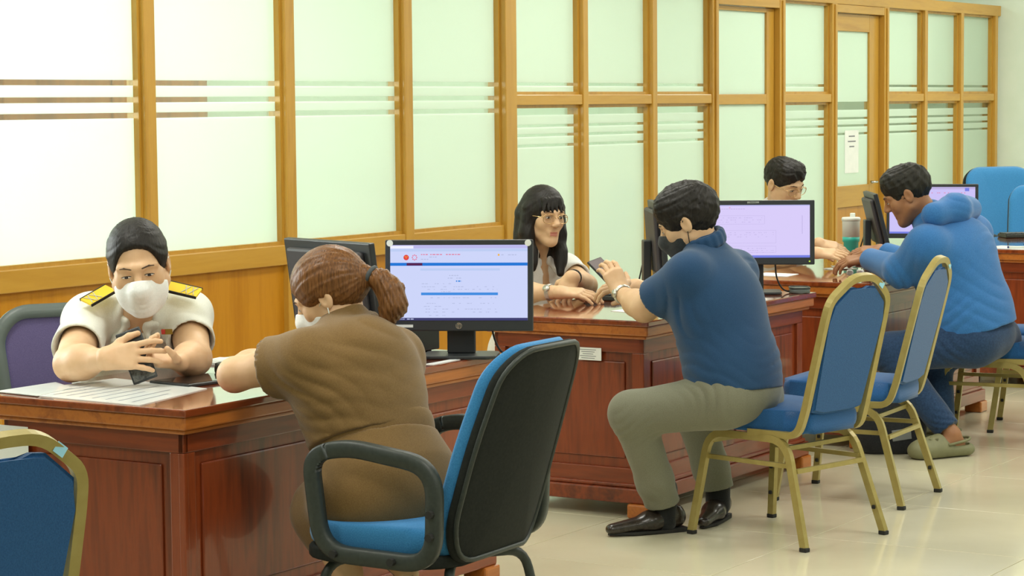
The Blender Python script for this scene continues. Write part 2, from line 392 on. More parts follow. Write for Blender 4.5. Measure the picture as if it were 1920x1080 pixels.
# ------------------------------------------------------------------ banquet chairs
def make_banquet(label):
    c = empty('banquet_chair', (0, 0, 0), 0, label, 'chair', 'gold framed blue banquet chairs')
    W = .187                                            # half width of the frame
    # local: +y is where the sitter faces
    seat = bmesh.new()
    poly = []
    for (x, y) in rnd([(-.165, -.15), (-.145, -.215), (.145, -.215), (.165, -.15), (.215, .16), (.19, .245), (-.19, .245), (-.215, .16)], .09, 4, True): poly.append((x, y))
    slab(seat, poly, .395, .475, .028)
    obj('seat', seat, 'blue', c, True)
    sp = .021
    # legs: one inverted U on each side
    for s in (-1, 1):
        x = s*W
        pts = rnd([(x*1.22, .255, .012), (x, .205, .375), (x, -.15, .375), (x*1.22, -.262, .012)], .075, 6)
        obj('leg_frame', TB(pts, .01, rect=(sp, .026)), 'gold', c)
        for y in (.255, -.262): obj('rubber_foot', B((x*1.22, y, .0075), (.026, .03, .015), .003), 'rubber', c)
        obj('stretcher', TB([(x, .218, .285), (x, -.183, .285)], .0065, rect=(.013, .016)), 'gold', c)
        for (y, z) in ((.242, .10), (.229, .2), (-.235, .1)): obj('bumper', B((x*(1+.22*(1-z/.375))-s*.014, y, z), (.008, .014, .014), .003), 'rubber', c)
    obj('stretcher', TB([(-W, -.195, .27), (W, -.195, .27)], .0065, rect=(.013, .016)), 'gold', c)
    obj('stretcher', TB([(-W, .19, .345), (W, .19, .345)], .0065, rect=(.013, .016)), 'gold', c)
    obj('stretcher', TB([(-W, -.14, .345), (W, -.14, .345)], .0065, rect=(.013, .016)), 'gold', c)
    # back frame: uprights that curl forward under the seat, crown shaped top
    yb = lambda z: -.205-.135*(z-.42)/.53
    W, WL = .162, W
    bf = bmesh.new()
    top = [(-W*1.06, yb(.47), .47), (-W*1.04, yb(.80), .80), (-W*1.0, yb(.872), .872), (-W*.36, yb(.948), .948), (W*.36, yb(.948), .948), (W*1.0, yb(.872), .872), (W*1.04, yb(.80), .80), (W*1.06, yb(.47), .47)]
    low = [(-W, .02, .392), (-W, -.16, .392)]
    pts = rnd([(-WL, .02, .392), (-W*1.09, -.19, .392)]+top+[(W*1.09, -.19, .392), (WL, .02, .392)], .042, 5)
    tube(bf, pts, .01, rect=(.024, .024)); obj('back_frame', bf, 'gold', c)
    # padded back
    pd = bmesh.new(); wv = W-.012
    prof = [(-wv*.93, .475), (-wv*1.02, .79), (-wv*.98, .855), (-wv*.5, .912), (-wv*.3, .915), (0, .898), (wv*.3, .915), (wv*.5, .912), (wv*.98, .855), (wv*1.02, .79), (wv*.93, .475)]
    # slightly sagging lower edge
    prof = prof+[(wv*.5, .462), (-wv*.5, .462)]
    fr = [pd.verts.new((x, yb(z)+.022, z)) for x, z in prof]; bk = [pd.verts.new((x, yb(z)-.012, z)) for x, z in prof]
    n = len(prof); a = pd.faces.new(fr); b = pd.faces.new(bk[::-1])
    for i in range(n): pd.faces.new((fr[i], bk[i], bk[(i+1) % n], fr[(i+1) % n]))
    bmesh.ops.bevel(pd, geom=list(set(a.edges[:]+b.edges[:])), offset=.009, segments=3, affect='EDGES')
    obj('back_pad', pd, 'blue', c, False)
    hs = obj('tag_sticker', B((W*.62, yb(.918)-.0135, .917), (.026, .001, .022), 0, Matrix.Rotation(.66, 3, 'Y')), mat('sticker', lin(150, 205, 225), .4), c)
    return c
ch = make_banquet('blue banquet chair under the man in navy polo shirt and grey trousers')
def put(c, rear, front):
    r = np.array(rear); f = np.array(front); d = f-r; c.location = ((r[0]+f[0])/2, (r[1]+f[1])/2, 0); c.rotation_euler = (0, 0, math.atan2(-d[0], d[1]))
put(ch, (2.755, -.70), (2.878, -.193))
def another(label, rear, front):
    k = copy_tree(ch); k['label'] = label; put(k, rear, front); return k
another('empty blue banquet chair standing between the two seated men', (3.71, -.59), (3.675, -.085))
another('blue banquet chair under the man in blue hooded jacket and jeans', (5.40, -.56), (5.33, -.06))
another('empty blue banquet chair in front of the polished desk beyond the hooded man', (5.99, -.61), (5.86, -.11))
_b = J(26, 819, 4.36); another('blue banquet chair with its back turned beside the end of the desk with epaulettes woman', (_b[0]+.02, _b[1]+.08), (_b[0]+.145, _b[1]+.59))
# ------------------------------------------------------------------ padded visitor armchair
def office_chair(nm, label, loc, rz, Wb=.235, arm=True, hi=.96):
    c = empty(nm, loc, rz, label, 'chair')
    s = bmesh.new(); slab(s, rpoly(.50, .46, .11, 5, 0, .035), .40, .475, .03); obj('seat', s, 'blue2', c, True)
    s = bmesh.new(); slab(s, rpoly(.505, .465, .11, 5, 0, .035), .368, .402, .008); obj('seat_shell', s, 'shell', c, True)
    # back: wide rounded shield, tilted
    prof = []
    ctrl = [(-Wb*.80, .372), (-Wb*1.0, .47), (-Wb*1.0, .70), (-Wb*.90, hi-.06), (-Wb*.60, hi), (Wb*.60, hi), (Wb*.90, hi-.06), (Wb*1.0, .70), (Wb*1.0, .47), (Wb*.80, .372)]
    for p in rnd([(x, z, 0) for x, z in ctrl], .09, 4, True): prof.append((p.x, p.y))
    yb = lambda z: -.235-.16*(z-.44)/.52
    def shield(off0, off1, sc, bev, m, name, curve=.05):
        'pillow: rings shrinking towards the middle on both sides'
        bm = bmesh.new(); cz = .70; om = (off0+off1)/2; hd = (off0-off1)/2; rings = []
        for sgn in (-1, 1):
            for sh_, dp in ((0, 0), (.25, .5), (.6, .8), (1, .95), (1.6, 1)):
                if sgn == 1 and sh_ == 0: continue
                rg = []
                for x, z in prof:
                    q = 1-sh_*bev/.22; xx = x*sc*q; zz = cz+(z-cz)*sc*q; rg.append(bm.verts.new((xx, yb(zz)+om+sgn*hd*dp+curve*(xx/Wb)**2, zz)))
                rings.append((sgn, sh_, rg))
        seq = [r for r in rings if r[0] == -1][::-1]+[r for r in rings if r[0] == 1]
        n = len(prof)
        for (s0, a0, A), (s1, a1, Bq) in zip(seq, seq[1:]):
            for i in range(n): bm.faces.new((A[i], A[(i+1) % n], Bq[(i+1) % n], Bq[i]))
        for sgn, rg in ((-1, seq[0][2]), (1, seq[-1][2])):
            pr = rg
            for q in (.75, .5, .25):
                nr = []
                for v in rg:
                    xx = v.co.x*q; zz = cz+(v.co.z-cz)*q; nr.append(bm.verts.new((xx, yb(zz)+om+sgn*hd+curve*(xx/Wb)**2, zz)))
                for i in range(n): bm.faces.new((pr[i], pr[(i+1) % n], nr[(i+1) % n], nr[i]))
                pr = nr
            bm.faces.new(pr)
        return obj(name, bm, m, c, True)
    shield(.055, .002, 1.0, .028, 'blue2', 'back_cushion'); shield(.012, -.022, .985, .012, 'shell', 'back_shell')
    bm = bmesh.new(); tube(bm, [(x*.955, yb(.70+(z-.70)*.955)-.022+.05*(x*.955/Wb)**2, .70+(z-.70)*.955) for x, z in prof], .0075, 6, closed=True); obj('back_piping', bm, 'blkplastic', c, True)
    if arm:
        for sd in (-1, 1):
            x = sd*.285
            pts = rnd([(x, .150, .40), (x*1.03, .178, .66), (x*1.03, .06, .688), (x, -.205, .652), (x*.98, -.195, .392)], .085, 6, True)
            bm = bmesh.new(); tube(bm, pts, .02, rect=(.034, .044), closed=True)
            bmesh.ops.bevel(bm, geom=bm.edges[:], offset=.006, segments=1, affect='EDGES')
            a = obj('armrest', bm, 'blkplastic', c, True)
            for (y, z) in ((.10, .402), (-.08, .396), (-.20, .53), (-.198, .47)):
                obj('screw', TB([(x+sd*.012, y, z), (x+sd*.028, y, z)], .011), 'rubber', a)
    for sx in (-1, 1):
        for sy in (-1, 1):
            pts = rnd([(sx*.10, sy*.14, .36), (sx*.20, sy*.19, .355), (sx*.25, sy*.25, .012)], .07, 5)
            obj('leg', TB(pts, .014, 8), 'blkplastic', c, True)
            obj('rubber_foot', TB([(sx*.25, sy*.25, 0), (sx*.25, sy*.25, .02)], .018), 'rubber', c)
    return c
office_chair('visitor_armchair', 'blue cushioned armchair with black plastic back under the woman in brown', (.41, -.50, -.02), math.radians(2))
big = office_chair('office_chair', 'large blue upholstered office chair against the white end wall', (9.75, 1.10, 0), math.radians(140), .29, True, 1.12)
sm = office_chair('office_chair', 'smaller pale blue office chair beside the large blue one', (9.22, .80, 0), math.radians(118), .2, False, 1.02)
# mesh backed chair of the first clerk
mc = empty('mesh_chair', (.84, 1.05, 0), math.radians(150), 'mesh backed task chair with grey frame behind the epaulettes woman', 'chair')
s = bmesh.new(); slab(s, rpoly(.48, .46, .1, 5), .42, .49, .03); obj('seat', s, 'mesh_blue', mc, True)
fr = []
for (x, z) in [(-.24, .56), (-.265, .82), (-.20, .895), (.20, .895), (.265, .82), (.24, .56)]: fr.append((x, -.22-.12*(z-.5)+.0*x, z))
bm = TB(rnd(fr, .07, 5, True), .018, rect=(.03, .045), closed=True); obj('back_frame', bm, 'greyframe', mc, True)
bm = bmesh.new(); P = rnd([(x*.93, z, 0) for x, y, z in fr], .06, 5, True); P = [(p.x, .75+(p.y-.75)*.95) for p in P]
vf = [bm.verts.new((x, -.22-.12*(z-.5)+.006, z)) for x, z in P]; vb = [bm.verts.new((x, -.22-.12*(z-.5)-.006, z)) for x, z in P]
bm.faces.new(vf); bm.faces.new(vb[::-1])
for i in range(len(P)): bm.faces.new((vf[i], vb[i], vb[(i+1) % len(P)], vf[(i+1) % len(P)]))
obj('mesh_back', bm, 'mesh_purple', mc)
bm = bmesh.new(); tube(bm, [(x*.985, -.22-.12*(z-.5), z) for x, z in P], .008, 6, closed=True); obj('mesh_edging', bm, 'mesh_blue', mc, True)
obj('stem', TB([(0, 0, .08), (0, 0, .42)], .03, 12), 'blkplastic', mc, True)
for k in range(5):
    a = k*2*math.pi/5; obj('leg', TB([(0, 0, .09), (.28*math.cos(a), .28*math.sin(a), .065)], .018, 8), 'blkplastic', mc, True)
    obj('castor', TB([(.28*math.cos(a)-.012, .28*math.sin(a), .026), (.28*math.cos(a)+.012, .28*math.sin(a), .026)], .026, 10), 'rubber', mc, True)
obj('spine', TB([(0, -.1, .43), (0, -.27, .5), (0, -.275, .8)], .02, 8), 'blkplastic', mc, True)
# ------------------------------------------------------------------ monitors
def emis(name, col, s=1.0):
    m = D.materials.new(name); m.use_nodes = True; nt = m.node_tree; nt.nodes.clear()
    e = nt.nodes.new('ShaderNodeEmission'); e.inputs[0].default_value = col; e.inputs[1].default_value = s
    o = nt.nodes.new('ShaderNodeOutputMaterial'); nt.links.new(e.outputs[0], o.inputs[0]); return m
SCR = {k: emis('screen_'+k, lin(*c)) for k, c in dict(page=(206, 214, 250), bar=(40, 120, 214), bar2=(66, 140, 224), tint=(190, 206, 244), chrome=(188, 186, 236), task=(66, 66, 112), red=(226, 70, 66), pink=(226, 120, 150), grey=(176, 184, 218), lav=(218, 206, 250), lavd=(192, 180, 226), white=(240, 240, 255), blue=(120, 130, 226), purp=(206, 196, 248), orange=(240, 180, 60), dark=(90, 40, 80)).items()}
for k, v in SCR.items(): MT['s_'+k] = v
def monitor(label, pos, rz, tilt, Wm, Hm, h_desk, bez=.016, chin=.024, ui=None, page='s_page', group=None, back='darker', basew=.24):
    'pos = centre of the panel; +(-y) local is the screen side'
    c = empty('computer_monitor', (pos[0], pos[1], h_desk), rz, label, 'monitor', group)
    zc = pos[2]-h_desk
    R = Matrix.Rotation(tilt, 3, 'X')
    pn = obj('casing', B((0, 0, 0), (Wm, .022, Hm), .004), 'dark', c); pn.location = (0, 0, zc); pn.rotation_euler = (tilt, 0, 0)
    obj('back_shell', B((0, .02, 0), (Wm*.86, .022, Hm*.82), .01), back, pn)
    sw, sh = Wm-2*bez, Hm-bez-chin; cz = (chin-bez)/2
    sc = obj('screen', B((0, -.0113, cz), (sw, .0012, sh)), page, pn)
    # ui: list of (x0,x1,y0,y1,material) in fractions of the screen, y from the top
    if ui:
        by = {}
        for (x0, x1, y0, y1, m) in ui: by.setdefault(m, []).append((x0, x1, y0, y1))
        for q, (m, rs) in enumerate(by.items()):
            bm = bmesh.new()
            for (x0, x1, y0, y1) in rs:
                box(bm, ((x0+x1-1)/2*sw, -.0121-.0001*q, cz+(.5-(y0+y1)/2)*sh), ((x1-x0)*sw, .0004, (y1-y0)*sh))
            tag(obj('screen_graphics', bm, 's_'+m, sc), kind='stuff')
    y = .045
    obj('stand_neck', B2((-.045, y-.012, .012), (.045, y+.018, zc), .004), 'dark', c)
    bm = bmesh.new(); slab(bm, rpoly(basew, .17, .03, 4, 0, y-.015), 0, .012, .004); obj('stand_base', bm, 'dark', c)
    obj('cable', TB(rnd([(.09, y, zc-.06), (.10, y+.03, .06), (.13, y-.0, .006), (.2, y+.05, .006)], .05), .0035, 6), 'rubber', c, True)
    return c, pn
rng = random.Random(3)
def greek(x0, x1, y, n, m='grey', h=.009, fill=.6):
    out = []; x = x0
    while x < x1:
        wdt = rng.uniform(.006, .022)
        if rng.random() < fill: out.append((x, min(x+wdt, x1), y, y+h, m))
        x += wdt+.006
    return out
ui1 = [(0, 1, 0, .045, 'chrome'), (.0, .17, .01, .045, 'white'), (0, 1, .05, .085, 'tint'), (0, 1, .235, .275, 'bar'), (.12, .235, .238, .272, 'dark'),
       (.785, .797, .12, .145, 'orange'),
       (.22, .80, .31, .34, 'tint'), (.225, .785, .63, .665, 'bar2'), (0, 1, .965, 1.0, 'task')]
import itertools
for k in range(8):
    a = k*math.pi/4; ui1.append((.178+.016*math.cos(a)-.004, .178+.016*math.cos(a)+.004, .165+.032*math.sin(a)-.008, .165+.032*math.sin(a)+.008, 'pink'))
ui1 += greek(.225, .52, .12, 0, 'pink', .012, .8)+greek(.225, .34, .155, 0, 'grey')+greek(.225, .35, .185, 0, 'grey')+greek(.81, .92, .128, 0, 'grey')
for k in range(8): x = .13+k*.085; ui1 += greek(x, x+.07, .247, 0, 'white', .014, .9)
ui1 += greek(.43, .50, .40, 0)+greek(.42, .52, .435, 0)+greek(.48, .52, .47, 0, 'bar2', .018, .7)
for k, y in enumerate((.51, .55, .585, .615, .695, .77, .81, .845, .885, .93)): ui1 += greek(.23, .78 if k % 3 else .45, y, 0, 'grey', .007, .45)
ui1 += greek(.26, .35, .642, 0, 'white', .012, .9)+greek(.45, .53, .642, 0, 'white', .012, .9)+greek(.63, .78, .642, 0, 'white', .012, .9)+greek(.84, .99, .975, 0, 'white', .012, .7)+greek(.02, .18, .975, 0, 'grey', .014, .6)
def yaw_to(p, ex=0):
    'rotation so that the local -y side faces the camera, plus ex'
    d = CAM[:2]-np.array(p)[:2]; return math.atan2(d[0], -d[1])+ex
p = J(861, 535, 7.5)
m1, pn1 = monitor('black widescreen monitor showing a web page with blue bars on the epaulettes desk', p, yaw_to(p, -.12), math.radians(-4), .475, .292, .75, .017, .034, ui1, 's_page', 'monitors facing the visitors')
em = obj('emblem', TB([(-.169, -.0121, .0892), (-.169, -.0127, .0892)], .0088, 20), 's_red', pn1)
for dx, dz in ((0, -.001), (-.003, .003), (.003, .003)): obj('emblem_star', TB([(-.169+dx, -.0127, .0892+dz), (-.169+dx, -.013, .0892+dz)], .0018, 5), 's_orange', em)
lg = obj('logo_badge', TB([(0, -.0112, -.129), (0, -.0122, -.129)], .0105, 20), 'steel', pn1)
text_mesh('logo_letters', 'hp', .018, 'dark', pn1, Matrix.Translation((0, -.0128, -.128)) @ Matrix.Rotation(math.pi/2, 4, 'X'))
for sx in (-.222, .222): obj('round_sticker', TB([(sx, -.011, .135), (sx, -.0125, .135)], .0105, 16), 'white', pn1)
obj('label_strip', B((-.185, -.0113, -.13), (.075, .001, .009)), 'white', pn1)
p = J(1412, 436, 9.9)
ui2 = [(0, 1, 0, .02, 'chrome'), (0, 1, .955, 1, 'blue'), (.93, .935, .2, .55, 'lavd')]+greek(.02, .45, .07, 0, 'lavd', .01, .8)+greek(.02, .3, .045, 0, 'pink', .01, .5)
for (x0, x1, y0, y1) in ((.05, .6, .2, .36), (.12, .7, .48, .72), (.3, .7, .78, .90)):
    ui2 += [(x0, x1, y0, y0+.004, 'lavd'), (x0, x1, y1, y1+.004, 'lavd'), (x0, x0+.002, y0, y1, 'lavd'), (x1, x1+.002, y0, y1, 'lavd')]
    for k in range(3): ui2 += greek(x0+.02, x1-.02, y0+.04+k*.04, 0, 'lavd', .008, .5)
m2, pn2 = monitor('black monitor with a lilac form page standing at the far corner of its desk', p, yaw_to(p, .03), math.radians(-3), .515, .272, .75, .02, .03, ui2, 's_lav', 'monitors facing the visitors')
obj('brand_plate', B((.0, -.0113, .127), (.05, .001, .008)), 'steel', pn2)
text_mesh('brand_letters', 'lenovo', .0095, 'dark', pn2, Matrix.Translation((0, -.0120, .1275)) @ Matrix.Rotation(math.pi/2, 4, 'X'))
obj('power_light', B((.236, -.0113, -.122), (.006, .001, .006)), emis('led', lin(200, 240, 80)), pn2)
p = J(1748, 396, 12.75)
monitor('black monitor with a lilac page behind the head of the hooded man', p, yaw_to(p, -.05), math.radians(-2), .49, .295, .75, .016, .026, [(0, 1, 0, .05, 'lavd'), (.88, .93, .02, .09, 'blue'), (0, 1, .96, 1, 'blue')]+greek(.05, .9, .12, 0, 'pink', .012, .5)+greek(.05, .9, .3, 0, 'lavd')+greek(.05, .9, .6, 0, 'lavd'), 's_purp', 'monitors facing the visitors')
# monitors turned to the clerks
p = J(626, 535, 7.42)
monitor('dark monitor seen from behind beside the head of the woman in brown', p, yaw_to(p)+math.radians(125), math.radians(-8), .47, .29, .75, group='monitors turned to the clerks')
p = J(1234, 450, 9.45)
monitor('dark monitor seen edge on in front of the man in navy polo', p, yaw_to(p)+math.radians(96), math.radians(-4), .44, .31, .75, ui=None, page='s_purp', group='monitors turned to the clerks')
p = J(1644, 412, 11.68)
monitor('slim dark monitor seen edge on beside the tumbler', p, yaw_to(p)+math.radians(97), math.radians(-14), .44, .28, .75, ui=None, page='s_purp', group='monitors turned to the clerks')
p = J(1990, 375, 12.9)
monitor('dark monitor turned away on the desk by the large blue chair', p, yaw_to(p)+math.radians(130), math.radians(-8), .44, .28, .75, group='monitors turned to the clerks')
# ------------------------------------------------------------------ things on the desks
def sheet(name, quad, h, label, cat, m='paper', t=.0015, group=None, lines=0):
    bm = bmesh.new(); slab(bm, [(q[0], q[1]) for q in quad], h, h+t)
    o = obj(name, bm, m); tag(o, label, cat, group)
    if lines:
        bm = bmesh.new(); q = [Vector((a[0], a[1], h+t+.0003)) for a in quad]
        for k in range(lines):
            v = (k+1)/(lines+1); a = q[0].lerp(q[3], v); b = q[1].lerp(q[2], v); A = a.lerp(b, .1); Bq = a.lerp(b, .55+.35*rng.random()); w_ = (q[3]-q[0])*.012
            bm.faces.new([bm.verts.new(x) for x in (A, Bq, Bq+w_, A+w_)])
        tag(obj('print_lines', bm, 'ink', o), kind='stuff')
    return o
HD = .75
sheet('plastic_sleeve', [(.012, .17), (.40, .25), (.47, .66), (.05, .70)], HD+.0002, 'clear plastic covered document sheets spread on the epaulettes desk', 'document', 'plasticsheet', .002, lines=9)
sheet('plastic_sleeve', [(.03, .56), (.22, .60), (.30, .74), (.05, .742)], HD+.0025, 'small clear plastic sleeve lying on the covered document sheets', 'document', 'plasticsheet', .0015)
for k in range(3): sheet('paper_sheet', [(.90+.012*k, .47), (1.06+.01*k, .50-.01*k), (1.04, .72), (.88, .69)], HD+.0002+.0025*k, ('lowest', 'middle', 'topmost')[k]+' white sheet of the paper stack between the epaulettes woman and the dark monitor', 'paper', 'paper', .0022, 'stack of white papers')
ph = empty('tablet', (.53, .385, HD), math.radians(-8), 'flat black tablet lying beside the hand of the epaulettes woman', 'tablet')
obj('body', B((0, 0, .005), (.24, .17, .009), .003), 'dark', ph); obj('glass', B((0, 0, .0098), (.22, .15, .0008)), mat('glass_black', lin(60, 50, 46), .05), ph)
ca = empty('card_reader', (.745, .40, HD), math.radians(20), 'rounded black card reader by the elbow of the woman in brown', 'card reader')
bm = bmesh.new(); slab(bm, rpoly(.10, .15, .03, 5), 0, .034, .012); obj('body', bm, 'blkplastic', ca, True); obj('slot', B((0, -.071, .018), (.06, .012, .004)), 'rubber', ca)
sheet('paper_slip', [(1.22, .015), (1.42, .02), (1.41, .05), (1.21, .045)], HD+.0002, 'narrow white slip of paper in front of the web page monitor', 'paper')
cb = obj('power_cable', TB(rnd([(1.30, .20, .84), (1.29, .16, .80), (1.27, .13, .757), (1.30, .10, .7545)], .03), .004, 6), 'rubber', None, True); tag(cb, 'black power cable hanging from the web page monitor to the desk', 'cable')
# desk 2
sheet('paper_sheet', [(3.02, .16), (3.24, .17), (3.34, .43), (3.12, .45)], HD+.0002, 'white paper under the forearm of the man in navy polo', 'paper')
def keyboard(label, loc, rz, m='blkplastic'):
    k = empty('keyboard', loc, rz, label, 'keyboard'); obj('base', B((0, 0, .011), (.44, .15, .02), .004), m, k)
    km = None
    for r in range(5):
        for q in range(14):
            x, y = -.20+q*.0307, -.055+r*.0275
            if km is None: o = obj('key', B((0, 0, 0), (.025, .022, .008), .002), 'dark', k, loc=(x, y, .024)); km = o.data
            else: o = D.objects.new('key', km); place(o, k); o.location = (x, y, .024)
    return k
keyboard('black keyboard beside the hand of the woman with glasses', (3.74, .75, HD), math.radians(6))
keyboard('black keyboard between the hands of the clerk and the hooded man', (5.92, .40, HD), math.radians(20))
keyboard('black keyboard on the desk by the large blue chair', (8.55, .62, HD), math.radians(-50))
ms = empty('desk_tray', tuple(JH(1548, 541, HD)), math.radians(30), 'low grey tray on the corner beside the lilac form monitor', 'tray')
ms.location = (4.245, .165, HD); bm = bmesh.new(); slab(bm, rpoly(.12, .085, .035, 5), 0, .022, .008); obj('body', bm, 'greyframe', ms, True); obj('lip', TB([(x*.97, y*.97, .022) for x, y in rpoly(.12, .085, .035, 5)], .004, 6, closed=True), 'blkplastic', ms, True)
lb = obj('desk_label', B2((-.001, -.05, -.024), (.001, .05, .024)), 'paper', None, loc=(2.842, .385, .612)); tag(lb, 'white inventory label stuck on the end panel of the glasses woman desk', 'label')
bm = bmesh.new()
for k in range(5): box(bm, (-.0013, .008-.0*k, .016-.008*k), (.0006, .07-.012*(k % 3), .0022))
tag(obj('print_lines', bm, 'ink', lb), kind='stuff')
n1 = obj('desk_label', B2((-.001, -.09, -.05), (.001, .09, .05)), 'paper', None, loc=(.042, .70, .61)); tag(n1, 'white sheet stuck on the end panel of the epaulettes woman desk', 'label')
lb3 = obj('desk_label', B2((-.03, -.001, -.025), (.03, .001, .025)), 'paper', None, loc=(5.0, .142, .61)); tag(lb3, 'white inventory label stuck on the long side of the hooded man desk', 'label')
# desk 3: money, papers, tumbler
for k in range(6):
    a = math.radians(12*k-30); cx, cy = 5.62+.012*k, .58+.02*(k % 3)
    q = [(cx+math.cos(a)*u-math.sin(a)*v, cy+math.sin(a)*u+math.cos(a)*v) for u, v in ((-.07, -.033), (.07, -.033), (.07, .033), (-.07, .033))]
    sheet('banknote', q, HD+.0003+.0012*k, 'grey green banknote in the loose pile by the clerk hands', 'banknote', noisy('note%d' % k, lin(170, 172, 160), lin(205, 205, 196), 60, .7), .001, 'banknotes on the hooded man desk')
for k in range(2):
    x, y = 5.22+.05*k, .36-.03*k
    tu = obj('crumpled_receipt', B((0, 0, .014), (.03, .03, .026), .008, Matrix.Rotation(.5+k, 3, 'Z') @ Matrix.Rotation(.1, 3, 'X')), 'paper', None, loc=(x, y, HD+.001)); tag(tu, 'small crumpled white receipt under the sleeve of the hooded man', 'paper', 'crumpled receipts')
sheet('paper_sheet', [(5.05, .60), (5.22, .62), (5.24, .80), (5.06, .79)], HD+.0003, 'white papers lying behind the lilac form monitor on the hooded man desk', 'paper')
tum = empty('tumbler', (6.25, .805, HD), 0, 'tall insulated tumbler with white top and teal lower half', 'tumbler')
def lathe(prof, seg=20):
    bm = bmesh.new(); rings = [[bm.verts.new((r*math.cos(2*math.pi*k/seg), r*math.sin(2*math.pi*k/seg), z)) for k in range(seg)] for r, z in prof]
    for a, b in zip(rings, rings[1:]):
        for k in range(seg): bm.faces.new((a[k], a[(k+1) % seg], b[(k+1) % seg], b[k]))
    bm.faces.new(rings[0][::-1]); bm.faces.new(rings[-1]); return bm
obj('lower_cup', lathe([(.034, 0), (.036, .01), (.038, .09), (.044, .095), (.044, .118)]), 'teal', tum, True)
obj('upper_cup', lathe([(.044, .1182), (.045, .195), (.046, .2)]), 'white', tum, True); obj('lid', lathe([(.048, .2), (.048, .212), (.044, .218)]), 'white', tum, True)
obj('spout', B((.02, 0, .228), (.02, .024, .022), .004), 'white', tum)
# desk 4 pen
pe = empty('pen', (7.46, .34, HD+.0085), math.radians(-58), 'white and blue ballpoint pen near the edge of the desk by the large blue chair', 'pen')
obj('barrel', TB([(-.06, 0, 0), (.04, 0, 0)], .006), 'white', pe, True); obj('cap', TB([(.04, 0, 0), (.09, 0, 0)], .0065), 'navy', pe, True); obj('plug', TB([(-.068, 0, 0), (-.06, 0, 0)], .006), 'navy', pe, True)
sheet('paper_sheet', [(7.38, .30), (7.62, .25), (7.66, .52), (7.42, .56)], HD+.0003, 'white paper under the pen near the desk edge', 'paper')
# small computer case behind the web page monitor
cs = empty('computer_case', (1.50, .40, HD), math.radians(-5), 'small black computer case behind the stand of the web page monitor', 'computer')
obj('body', B2((-.1, -.16, .006), (.1, .16, .085), .005), 'dark', cs); obj('front_panel', B2((-.104, -.15, .012), (-.1005, .15, .08)), 'darker', cs)
obj('foot', B2((-.08, -.14, 0), (.08, .14, .006)), 'rubber', cs)
